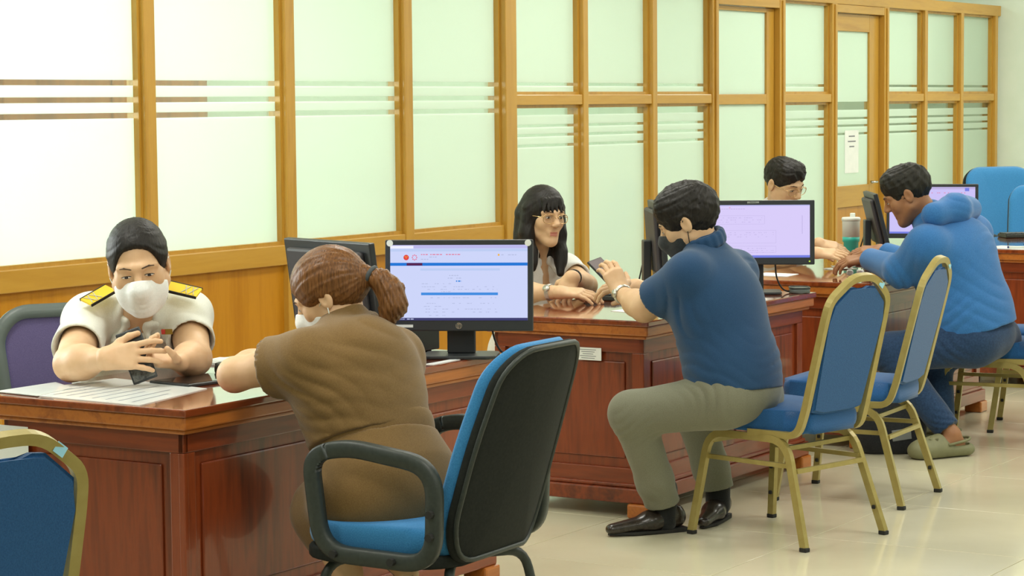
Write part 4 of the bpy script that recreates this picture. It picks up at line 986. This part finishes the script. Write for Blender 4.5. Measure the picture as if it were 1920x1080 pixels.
for (a, b) in (((207, 541, 7.19), (162, 567, 7.13)), ((312, 536, 7.22), (372, 550, 7.20))):
    A, Bp = J(*a), J(*b); c = (A+Bp)/2; ax = Bp-A
    ep = obox(c, ax, dc(.0, -.55, .85), (np.linalg.norm(ax)*1.05, .052, .007), .002, 'epaulet', 'epaulette', P1)
    ay = dc(0, -.55, .85); ay = nrm(ay-nrm(ax)*(ay@nrm(ax))); az = np.cross(nrm(ax), ay); az = az if az[2] > 0 else -az
    for sg in (-1, 1): obox(c+ay*.0265*sg, ax, ay, (np.linalg.norm(ax)*1.06, .004, .009), .001, 'rubber', 'edge_braid', ep)
    for u in (.12, .34): obox(c+nrm(ax)*np.linalg.norm(ax)*u+az*.004, ay+nrm(ax)*.4, ax, (.045, .003, .003), 0, 'silver', 'rank_bar', ep); obox(c+nrm(ax)*np.linalg.norm(ax)*u+az*.004, ay-nrm(ax)*.4, ax, (.045, .003, .003), 0, 'silver', 'rank_bar', ep)
nb = obox(J(313, 622, 7.115), dc(1, .02, .1), dc(0, 1, .25), (.034, .017, .003), .001, mat('badge_gold', lin(150, 120, 40), .35, .5), 'name_badge', P1); obox(J(306, 622, 7.112), dc(1, .02, .1), dc(0, 1, .25), (.011, .014, .004), 0, mat('badge_red', lin(196, 50, 40), .4), 'badge_emblem', nb)
for py in (640, 665): obj('button', TB([tuple(J(262, py, 7.11)), tuple(J(262, py, 7.10))], .006, 12), 'white', P1)
pc = J(256, 667, 6.828); phn = empty('mobile_phone', tuple(pc), 0, 'black mobile phone held up by the epaulettes woman', 'phone')
ax = nrm(dc(.36, -.92, .12)); ay = nrm(dc(.92, .36, -.1)); az = np.cross(ax, ay)
b_ = obj('case', B((0, 0, 0), (.158, .074, .009), .004), 'dark', phn); b_.matrix_local = Matrix([[ax[i], ay[i], az[i], 0] for i in range(3)]+[[0, 0, 0, 1]])
obj('printed_back', B((.055, 0, .0048), (.035, .064, .0006)), noisy('phone_print', lin(40, 42, 42), lin(120, 122, 118), 90, .3), b_); obj('screen', B((0, 0, -.0048), (.145, .068, .0006)), 'eye_dark', b_)
# ================================================================== 2 woman in brown
h = Head(J(617, 553, 6.58), dc(-.86, -.44, -.28), dc(-.44, .88, .05), 1.02)
f2 = Fig(J(722, 905, 6.45), J(672, 725, 6.50), J(655, 618, 6.57), (J(572, 672, 6.40), J(742, 668, 6.66)), (J(440, 703, 6.54), J(650, 688, 6.98)), (J(522, 660, 6.72), J(572, 664, 7.05)),
         (J(680, 930, 6.38), J(765, 920, 6.55)), (J(613, 955, 6.52), J(690, 950, 6.70)), (J(690, 1190, 6.42), J(728, 1040, 6.55)), fwd=dc(-.76, .15, -.65), head=h, g=1.06, wide=1.12)
hl = Shape(); hand(hl, f2.wr[0], dc(.2, .2, -.9), dc(-.3, .9, .2), False, (.3, .4, .3)); hr = Shape(); hand(hr, f2.wr[1], dc(-.35, .06, -.9), (0, 0, 1), True, (.2, .3, .2))
ft = Shape().cap(f2.ank[1], f2.ank[1]+dc(.06, -.04, .10), .030, .030, .02).cap(f2.ank[0], f2.ank[0]+dc(-.1, -.06, -.08), .03, .026, .02)
P2b = person_body(f2, [(0, hl), (1, hr)], 'seated woman in brown short sleeved dress with ponytail leaning on the desk', 'skinA', feet=[ft])
S = Shape(); f2.torso(S, .016); sleeve(S, f2, 0, .022, .46, .016); sleeve(S, f2, 1, .02, .5, .01); S.wr(.003, 18, 9, (0, 0, 1)); S.fold(J(600, 730, 6.38), dc(.75, .8, 0), .05, .011, .12); S.fold(J(690, 650, 6.45), dc(.15, 1, 0), .07, .008, .16); S.fold(J(640, 790, 6.42), dc(.35, 1, 0), .05, .012, .12); S.fold(J(740, 740, 6.5), dc(-.2, 1, 0), .055, .008, .12)
S.trim(f2.pel+f2.up*.125, -f2.up, .4); tomesh('blouse', [S.mesh(.0065)], ['brown_cloth'], P2b)
Fr = frame(f2.f, f2.up)
S = Shape(); S.cap(f2.pel+f2.up*.155, f2.pel+f2.up*.12, .158*1.16, .162*1.16, .02, (f2.f, 1.28)); S.trim(f2.pel+f2.up*.17, f2.up, .4).trim(f2.pel+f2.up*.095, -f2.up, .4); S.wr(.002, 40, 3); tomesh('sash', [S.mesh(.0065)], ['brown_cloth'], P2b)
S = Shape(); S.cap(f2.pel+f2.up*.10, f2.pel, .158*1.15, .178*1.17, .05, (f2.f, 1.18)); S.ell(f2.pel-f2.up*.02, V(.215, .165, .16), Fr, .06); [S.cap(f2.hip[q], f2.kne[q]+(f2.kne[q]-f2.hip[q])*.05, .125, .088, .06) for q in (0, 1)]; S.cap(f2.kne[0], f2.kne[0]+dc(.06, -.2, 0)*.35, .085, .075, .05); S.cap(f2.kne[1], f2.kne[1]+dc(.05, -.2, 0)*.3, .085, .075, .05)
S.trim(f2.pel+f2.up*.115, f2.up, .4); S.wr(.003, 20, 5); S.fold(J(600, 860, 6.42), dc(1, .5, 0), .05, .012, .13); S.fold(J(720, 850, 6.4), dc(1, .2, 0), .09, .006, .15); tomesh('skirt', [S.mesh(.007)], ['brown_cloth'], P2b)
collar(f2, 'brown_cloth', P2b, .070, .022, .03, .7, .009)
surgical_mask(h, P2b, 'mask_white', 'white'); eyes(h, P2b, .002)
S = hair_cap(h, .014); S.ell(h.p(0, .106, -.05), V(.074, .080, .118)*h.s, h.R, .012, op='s'); S.ell(h.p(-.085, .02, -.045), V(.03, .055, .05), h.R, .012, op='s'); S.ell(h.p(.085, .02, -.045), V(.03, .055, .05), h.R, .012, op='s'); S.cut(h.p(0, -.05, -.062), h.R@V(0, .35, -.95))
S.cap(h.p(0, -.07, .0), h.p(0, -.128, -.004), .055, .026, .03); strands(S, h, .0016, 50, 3, (0, -.13, 0)); tomesh('hair', [S.mesh(.0042)], ['hair_brown'], P2b)
S = Shape(); tie = h.p(0, -.132, -.004); pts = [tie, tie+dc(.03, -.015, .01), tie+dc(.058, -.045, .015), tie+dc(.066, -.085, .02), tie+dc(.050, -.118, .02)]; rr = [.020, .030, .036, .036, .026]
for i in range(4): S.cap(pts[i], pts[i+1], rr[i], rr[i+1], .02)
S.disp(lambda P: .0016*np.sin(((P-tie)@CX)*420+((P-tie)@CY)*190)+.0012*np.sin(((P-tie)@CX)*700+((P-tie)@CY)*260+((P-tie)@F3)*300)); tomesh('ponytail', [S.mesh(.004)], ['hair_brown'], P2b)
ax = nrm(pts[1]-pts[0]); u = nrm(np.cross(ax, CY)); v = np.cross(ax, u); obj('hair_tie', TB([tuple(tie+ax*.004+(u*math.cos(a)+v*math.sin(a))*.025) for a in np.linspace(0, 2*math.pi, 17)[:-1]], .007, 8, closed=True), mat('hair_tie', lin(70, 76, 78), .7), P2b, True)
sd = f2.ank[1]; so = obox(sd+dc(.045, -.052, .055), dc(.5, -.3, .8), dc(.6, -.7, .3), (.22, .07, .018), .006, mat('sandal_sole', lin(110, 116, 104), .6), 'sandal', P2b)
for k in range(3): obj('sandal_strap', TB([tuple(sd+dc(.02+.02*k, -.052, .03+.022*k)), tuple(sd+dc(.0+.022*k, .034, .025+.022*k)), tuple(sd+dc(.055+.02*k, -.02, .05+.02*k))], .005, 6), 'rubber', so, True)
# ================================================================== 3 woman with long hair and glasses
h = Head(J(1020, 405, 9.85), dc(.52, -.12, .84), dc(.05, 1, .1), 1.0)
f3 = Fig(J(985, 655, 10.15), J(1000, 545, 10.03), J(1006, 485, 9.95), (J(1060, 506, 10.08), J(952, 504, 9.86)), (J(1100, 535, 9.86), J(962, 549, 9.60)), (J(1074, 519, 9.62), J(1048, 548, 9.49)), fwd=dc(.5, -.1, .85), head=h, g=.98)
hl = Shape(); hand(hl, f3.wr[0], dc(-.42, -.85, .2), dc(-.15, .25, 1), False, (.25, .35, .3), spread=.12); hr = Shape(); hand(hr, f3.wr[1], dc(.96, -.06, .2), dc(.05, .9, .35), True, (.22, .32, .22), spread=.12)
P3b = person_body(f3, [(0, hl), (1, hr)], 'seated woman with long black hair and gold glasses in white blouse', 'skinB', slim=.90, legs=False)
S = Shape(); f3.torso(S, .012); sleeve(S, f3, 0, .014, .50, .006); sleeve(S, f3, 1, .014, .6, .006); S.ell(f3.nek+f3.f*.09, V(.032, .05, .052), frame(f3.f, f3.up), .015, op='s'); S.wr(.003, 34, 14); tomesh('blouse', [S.mesh(.0065)], ['shirt_white2'], P3b); collar(f3, 'shirt_white2', P3b, .062, .028, .05, .4)
eyes(h, P3b, .0, open_=.0048); glasses(h, P3b, 'gold_wire')
S = hair_cap(h, .013); S.ell(h.p(0, .110, -.060), V(.060, .075, .098)*h.s, h.R, .012, op='s'); S.ell(h.p(-.02, .1, .012), V(.02, .05, .05)*h.s, h.R, .012, op='s')
for q in (-1, 1):
    S.cap(h.p(q*.076, -.004, .03), h.p(q*.080, .0, -.07), .026, .030, .02); S.cap(h.p(q*.080, .0, -.07), h.p(q*.074, .035, -.19), .030, .026, .02)
    S.cap(h.p(q*.05, -.06, .0), h.p(q*.06, -.055, -.16), .05, .045, .03)
S.cap(h.p(0, -.06, -.02), h.p(0, -.065, -.16), .055, .05, .03); S.cap(h.p(-.072, .03, -.15), h.p(-.055, .065, -.235), .03, .016, .02); S.cap(h.p(.072, .03, -.15), h.p(.075, .05, -.215), .026, .014, .02)
for q in range(5): S.cap(h.p(.052-.024*q*.8, .072, .075), h.p(.058-.026*q*.8, .092, .026+.004*(q % 2)), .012, .005, .008)
strands(S, h, .0014, 60, 5, (0, -.02, .13)); tomesh('hair', [S.mesh(.0042)], ['hair_black'], P3b)
wristband(f3, 1, 'silver', P3b, face=dc(0, .5, 1), u=.80, r=.031); wristband(f3, 0, 'rubber', P3b, 'fitness_band', u=.93, r=.030)
# ================================================================== 4 man in navy polo
h = Head(J(1288, 415, 8.45), dc(-.86, -.40, -.34), dc(-.40, .9, .05), 1.05)
f4 = Fig(J(1378, 715, 8.40), J(1345, 580, 8.43), J(1322, 468, 8.46), (J(1290, 515, 8.31), J(1380, 512, 8.61)), (J(1208, 578, 8.47), J(1262, 565, 8.95)), (J(1165, 550, 8.64), J(1196, 538, 8.84)),
         (J(1352, 752, 8.32), J(1418, 742, 8.55)), (J(1183, 775, 8.38), J(1300, 765, 8.74)), (J(1246, 952, 8.55), J(1346, 925, 8.78)), fwd=dc(-.8, .05, -.6), head=h, g=1.12, wide=1.05, deep=1.05)
hl = Shape(); hand(hl, f4.wr[0], dc(-.30, .70, -.35), dc(.25, .2, .9), False, curls=[(.3, .5, .4)]*4, thumb=(.3, .2), thumb_in=.3); hr = Shape(); hand(hr, f4.wr[1], dc(-.95, .05, .0), dc(.0, .8, .5), True, (.4, .5, .4))
P4b = person_body(f4, [(0, hl), (1, hr)], 'seated man in navy polo shirt, grey trousers and black mask looking at a phone', 'skinB')
S = Shape(); f4.torso(S, .014, low=False); S.cap(f4.che, f4.pel+f4.up*.02, .168, .185, .05, (f4.f, 1.22)); S.cap(f4.pel+f4.up*.04, f4.pel-f4.up*.05, .18, .17, .05, (f4.f, 1.2)); sleeve(S, f4, 0, .020, .72, .012); sleeve(S, f4, 1, .02, .7, .01)
S.trim(f4.pel-f4.up*.035, -f4.up+f4.f*.15, .45); S.wr(.003, 16, 21, (0, 0, 1)); S.fold(J(1410, 668, 8.4), dc(.25, 1, 0), .045, .014, .11); S.fold(J(1310, 660, 8.3), dc(.5, 1, 0), .05, .010, .10); S.fold(J(1275, 590, 8.3), dc(1, .35, 0), .05, .012, .10); S.fold(J(1390, 500, 8.5), dc(.1, 1, 0), .045, .007, .07); S.fold(J(1350, 720, 8.3), dc(.6, 1, 0), .045, .009, .10); tomesh('polo_shirt', [S.mesh(.0065)], ['navy_cloth'], P4b); collar(f4, 'navy_cloth', P4b, .070, .04, .03, .6, .009)
S = Shape(); S.ell(f4.pel-f4.up*.03, V(.182, .150, .125), frame(f4.f, f4.up), .05)
for q in (0, 1):
    S.cap(f4.hip[q], f4.kne[q], .103, .078, .05); m_ = f4.kne[q]*.3+f4.ank[q]*.7; S.cap(f4.kne[q], m_, .074, .066, .04); S.cap(m_, f4.ank[q]+(f4.kne[q]-f4.ank[q])*.02, .066, .064, .03)
    d_ = nrm(f4.ank[q]-f4.kne[q]); S.trim(f4.ank[q]-d_*.02, d_+np.array([0, 0, -.6]), .12)
S.wr(.002, 20, 31); S.fold(J(1195, 800, 8.34), dc(-.4, 1, 0), .035, .012, .07); S.fold(J(1320, 745, 8.25), dc(1, .45, 0), .04, .011, .09); S.fold(J(1230, 920, 8.5), dc(.2, 1, 0), .05, .006, .08); tomesh('trousers', [S.mesh(.0055)], ['grey_cloth'], P4b)
def shoe(p, d, parent, m='leather', Lf=.27, name='shoe'):
    d = nrm([d[0], d[1], 0]); sx = np.cross(d, (0, 0, 1)); p = np.array([p[0], p[1], 0.]); T = lambda u, v, z: p+d*u+sx*v+V(0, 0, z)
    S = Shape(); S.cap(T(-.045, 0, .052), T(.06, 0, .045), .038, .038, .03, ((0, 0, 1), 1.0)); S.cap(T(.06, 0, .040), T(Lf-.09, 0, .026), .040, .026, .03, ((0, 0, 1), 1.25)); S.cap(T(-.03, 0, .075), T(.0, 0, .08), .036, .034, .02)
    S.trim(T(-.02, 0, .105), (-d*.25+V(0, 0, 1)), .1); S.trim(T(.05, 0, .012), V(0, 0, -1), .3)
    o = tomesh(name, [S.mesh(.0045)], [m], parent)
    bm = bmesh.new(); pl = [(-.085, -.03), (-.06, -.036), (.06, -.04), (.13, -.036), (Lf-.075, -.008), (Lf-.075, .008), (.13, .036), (.06, .04), (-.06, .036), (-.085, .03)]
    lo = [bm.verts.new(T(u, v, .004 if u > .01 else .0005)) for u, v in pl]; hi = [bm.verts.new(T(u, v, .014)) for u, v in pl]; bm.faces.new(lo[::-1]); bm.faces.new(hi)
    for i in range(len(pl)): bm.faces.new((lo[i], lo[(i+1) % len(pl)], hi[(i+1) % len(pl)], hi[i]))
    obj('sole', bm, 'rubber', o); obj('heel', B(tuple(T(-.05, 0, .008)), (.06, .06, .016), .003, Matrix.Rotation(math.atan2(d[1], d[0]), 3, 'Z')), 'rubber', o); return o
a_ = f4.ank[0]; shoe((a_[0], a_[1]), JH(1172, 1000, 0)-JH(1285, 990, 0), P4b, Lf=.30); a_ = f4.ank[1]; shoe((a_[0], a_[1]), dc(-.35, 0, .9), P4b, Lf=.28)
for q in (0, 1): S = Shape().cap(f4.ank[q]+V(0, 0, .07), f4.ank[q]-V(0, 0, .045), .048, .046, .02); tomesh('sock', [S.mesh(.006)], ['sock'], P4b)
surgical_mask(h, P4b, 'mask_black', 'rubber'); eyes(h, P4b, .002)
def short_hair(h, parent, m, t=.014, seed=3, top=.012):
    S = Shape(); S.ell(h.p(0, -.018, .034), V(.0745+t*.55, .096+t, .084+t)*h.s, h.R, .02); S.cap(h.p(-.03, .035, .075), h.p(.03, .035, .075), .034+top, .034+top, .04); S.ell(h.p(0, .118, -.040), V(.078, .078, .102)*h.s, h.R, .012, op='s')
    for q in (-1, 1): S.ell(h.p(q*.09, .02, -.055), V(.034, .056, .062), h.R, .012, op='s'); S.ell(h.p(q*.092, -.016, -.006), V(.016, .022, .034), h.R, .006, op='s')
    S.cut(h.p(0, -.06, -.066), h.R@V(0, .25, -.97)); strands(S, h, .0016, 46, seed, (0, -.06, .10)); S.wr(.0016, 120, seed); S.wr(.0012, 210, seed+5); return tomesh('hair', [S.mesh(.0036)], [m], parent)
short_hair(h, P4b, 'hair_black', .019, 3, .008); wristband(f4, 0, 'silver', P4b, face=dc(-.9, .1, .4), u=.93, r=.033)
pc = J(1137, 512, 8.78); phn = empty('mobile_phone', tuple(pc), 0, 'slim grey mobile phone held by the man in navy polo', 'phone'); ax = nrm(dc(.62, -.66, .42)); ay = nrm(dc(.5, .25, -.5)); ay = nrm(ay-ax*(ay@ax)); az = np.cross(ax, ay)
b_ = obj('case', B((0, 0, 0), (.15, .072, .009), .003), 'dark', phn); b_.matrix_local = Matrix([[ax[i], ay[i], az[i], 0] for i in range(3)]+[[0, 0, 0, 1]])
for z in (-.0048, .0048): obj('screen' if z > 0 else 'back_cover', B((0, 0, z), (.142, .066, .0006)), mat('phone_glass', lin(120, 112, 116), .15), b_)
# ================================================================== 5 clerk with glasses behind the lilac form monitor
h = Head(J(1471, 344, 11.8), dc(.62, -.42, .66), dc(.1, 1, .35), 1.04)
f5 = Fig(J(1440, 560, 12.1), J(1452, 455, 12.0), J(1455, 395, 11.92), (J(1488, 415, 12.12), J(1402, 412, 11.85)), (J(1496, 474, 11.85), J(1440, 484, 11.6)), (J(1534, 456, 11.62), J(1528, 474, 11.42)), fwd=dc(.5, -.1, .85), head=h, g=1.05)
hl = Shape(); hand(hl, f5.wr[0], dc(.93, -.22, .2), dc(.2, .8, .5), False, (.2, .3, .2), spread=.1); hr = Shape(); hand(hr, f5.wr[1], dc(.95, -.08, .2), dc(.1, .8, .55), True, (.18, .25, .2), spread=.1)
P5b = person_body(f5, [(0, hl), (1, hr)], 'clerk with short black hair and glasses in a white shirt behind the lilac form monitor', 'skinB', legs=False, slim=1.05)
S = Shape(); f5.torso(S, .014); sleeve(S, f5, 0, .016, .7, .006); sleeve(S, f5, 1, .016, .7, .006); tomesh('shirt', [S.mesh(.008)], ['shirt_white2'], P5b); collar(f5, 'shirt_white2', P5b, .068, .03, .05, .45)
eyes(h, P5b, .002, open_=.003); glasses(h, P5b, 'gold_wire'); short_hair(h, P5b, 'hair_black', .009, 8, .008)
# ================================================================== 6 man in blue hooded jacket
h = Head(J(1700, 364, 10.5), dc(-.86, -.42, -.28), dc(-.42, .9, .05), 1.06)
f6 = Fig(J(1826, 612, 10.50), J(1790, 495, 10.52), J(1752, 415, 10.53), (J(1738, 462, 10.34), J(1822, 440, 10.72)), (J(1690, 507, 10.46), J(1725, 504, 10.95)), (J(1626, 485, 10.80), J(1652, 470, 11.12)),
         (J(1822, 642, 10.40), J(1868, 636, 10.62)), (J(1664, 660, 10.45), J(1752, 662, 10.68)), (J(1785, 815, 10.30), J(1768, 798, 10.62)), fwd=dc(-.8, .1, -.55), head=h, g=1.2, wide=1.05, deep=1.1)
hl = Shape(); hand(hl, f6.wr[0], dc(-.95, -.12, -.2), dc(.0, .9, .4), False, (.35, .5, .4), spread=.1); hr = Shape(); hand(hr, f6.wr[1], dc(-.95, .0, -.1), dc(0, .9, .4), True, (.3, .5, .4))
ft6 = JH(1712, 858, 0)-JH(1812, 850, 0); ft6 = nrm([ft6[0], ft6[1], 0]); a6 = f6.ank[0]
ft = Shape().cap(a6, V(a6[0], a6[1], .05), .036, .036, .03).cap(V(a6[0], a6[1], .05)-ft6*.03, V(a6[0], a6[1], .045)+ft6*.12, .034, .032, .03)
P6b = person_body(f6, [(0, hl), (1, hr)], 'seated man in blue hooded jacket, jeans and olive clogs leaning over the desk', 'skinC', feet=[ft])
S = Shape(); f6.torso(S, .022, low=False); S.cap(f6.che, f6.pel+f6.up*.03, .185, .205, .06, (f6.f, 1.2)); S.cap(f6.pel+f6.up*.05, f6.pel-f6.up*.04, .205, .195, .05, (f6.f, 1.2))
for q in (0, 1): S.cap(f6.sh[q], f6.el[q], .088, .072, .04); S.cap(f6.el[q], f6.el[q]+(f6.wr[q]-f6.el[q])*.92, .076, .052, .03); S.trim(f6.wr[q]-(f6.wr[q]-f6.el[q])*.06, f6.wr[q]-f6.el[q], .09)
S.trim(f6.pel-f6.up*.02, -f6.up+f6.f*.1, .5); S.wr(.003, 20, 41); S.fold(J(1760, 505, 10.35), dc(.9, -.6, 0), .06, .014, .12, 1); S.fold(J(1820, 560, 10.4), dc(.2, 1, 0), .065, .013, .14, 1); S.fold(J(1780, 590, 10.35), dc(-.3, 1, 0), .055, .011, .10, 1); S.fold(J(1690, 515, 10.45), dc(1, .2, 0), .05, .010, .09, 1); S.fold(J(1830, 470, 10.5), dc(-.6, 1, 0), .06, .008, .12); tomesh('jacket', [S.mesh(.006)], ['jacket'], P6b)
S = Shape(); hb = J(1792, 392, 10.45); S.cap(J(1752, 402, 10.36), hb, .05, .065, .04); S.cap(hb, J(1815, 392, 10.62), .065, .06, .04); S.cap(J(1752, 402, 10.36), J(1745, 408, 10.60), .040, .035, .04); S.wr(.002, 30, 47); S.fold(hb, dc(.1, 1, 0), .04, .010, .08); tomesh('hood', [S.mesh(.006)], ['jacket'], P6b)
S = Shape(); S.ell(f6.pel-f6.up*.04, V(.195, .165, .13), frame(f6.f, f6.up), .05)
for q in (0, 1):
    S.cap(f6.hip[q], f6.kne[q], .112, .082, .05); S.cap(f6.kne[q], f6.ank[q], .078, .058, .04); d_ = nrm(f6.ank[q]-f6.kne[q]); S.trim(f6.ank[q]-d_*.03, d_, .13)
S.wr(.002, 24, 51); S.fold(J(1780, 650, 10.3), dc(1, .7, 0), .05, .011, .10); S.fold(J(1765, 800, 10.3), dc(.5, 1, 0), .03, .011, .07); S.fold(J(1665, 690, 10.4), dc(-.5, 1, 0), .035, .009, .07); tomesh('jeans', [S.mesh(.0065)], ['denim'], P6b)
def clog(p, d, parent):
    d = nrm([d[0], d[1], 0]); sx = np.cross(d, (0, 0, 1)); p = np.array([p[0], p[1], 0.]); T = lambda u, v, z: p+d*u+sx*v+V(0, 0, z)
    S = Shape(); S.cap(T(-.06, 0, .03), T(.16, 0, .035), .05, .058, .03, ((0, 0, 1), 1.5)); S.cap(T(.07, 0, .06), T(.15, 0, .04), .045, .045, .04); S.cap(T(-.05, 0, .062), T(.03, 0, .075), .034, .036, .01, op='s'); S.trim(T(0, 0, .003), V(0, 0, -1), .4)
    for i, (u, v) in enumerate(((.10, .03), (.13, .02), (.13, -.02), (.10, -.03), (.115, 0), (.15, 0))): S.cap(T(u, v, .05), T(u, v, .12), .006, .006, .003, op='s')
    o = tomesh('clog', [S.mesh(.0045)], ['clog'], parent); obj('heel_strap', TB(rnd([tuple(T(.05, .052, .06)), tuple(T(-.06, .045, .075)), tuple(T(-.095, 0, .08)), tuple(T(-.06, -.045, .075)), tuple(T(.05, -.052, .06))], .04), .006, 6), 'clog', o, True); return o
clog((a6[0], a6[1]), ft6, P6b); a_ = f6.ank[1]; clog((a_[0], a_[1]), dc(-.6, 0, -.5), P6b)
eyes(h, P6b, .002); short_hair(h, P6b, 'hair_dark', .009, 12, .010)
# ------------------------------------------------------------------ backpack
bp = empty('backpack', (0, 0, 0), 0, 'black backpack with a grey patch on the floor by the jeans', 'backpack')
c0 = JH(1652, 850, 0); c0 = V(c0[0]+.05, c0[1]-.02, 0)
S = Shape(); S.ell(c0+V(0, 0, .13), V(.155, .105, .135), frame(dc(0, 0, 1)*[1, 1, 0], (0, 0, 1)), .03); S.cap(c0+dc(-.07, 0, .01)*[1, 1, 0]+V(0, 0, .085), c0+dc(.07, 0, .01)*[1, 1, 0]+V(0, 0, .085), .085, .085, .05); S.trim(c0+V(0, 0, .004), (0, 0, -1), .5); S.wr(.005, 28, 61); tomesh('body', [S.mesh(.008)], ['bag'], bp)
obox(c0+dc(.035, .0, .108)+V(0, 0, .085), dc(1, .15, 0), dc(0, 1, .2), (.085, .05, .006), .002, mat('bag_patch', lin(120, 124, 124), .6), 'patch', bp)
obj('carry_handle', TB(rnd([tuple(c0+dc(-.03, .0, .0)+V(0, 0, .26)), tuple(c0+dc(-.02, 0, 0)+V(0, 0, .29)), tuple(c0+dc(.03, 0, 0)+V(0, 0, .29)), tuple(c0+dc(.04, 0, 0)+V(0, 0, .255))], .02), .007, 6), 'bag', bp, True)
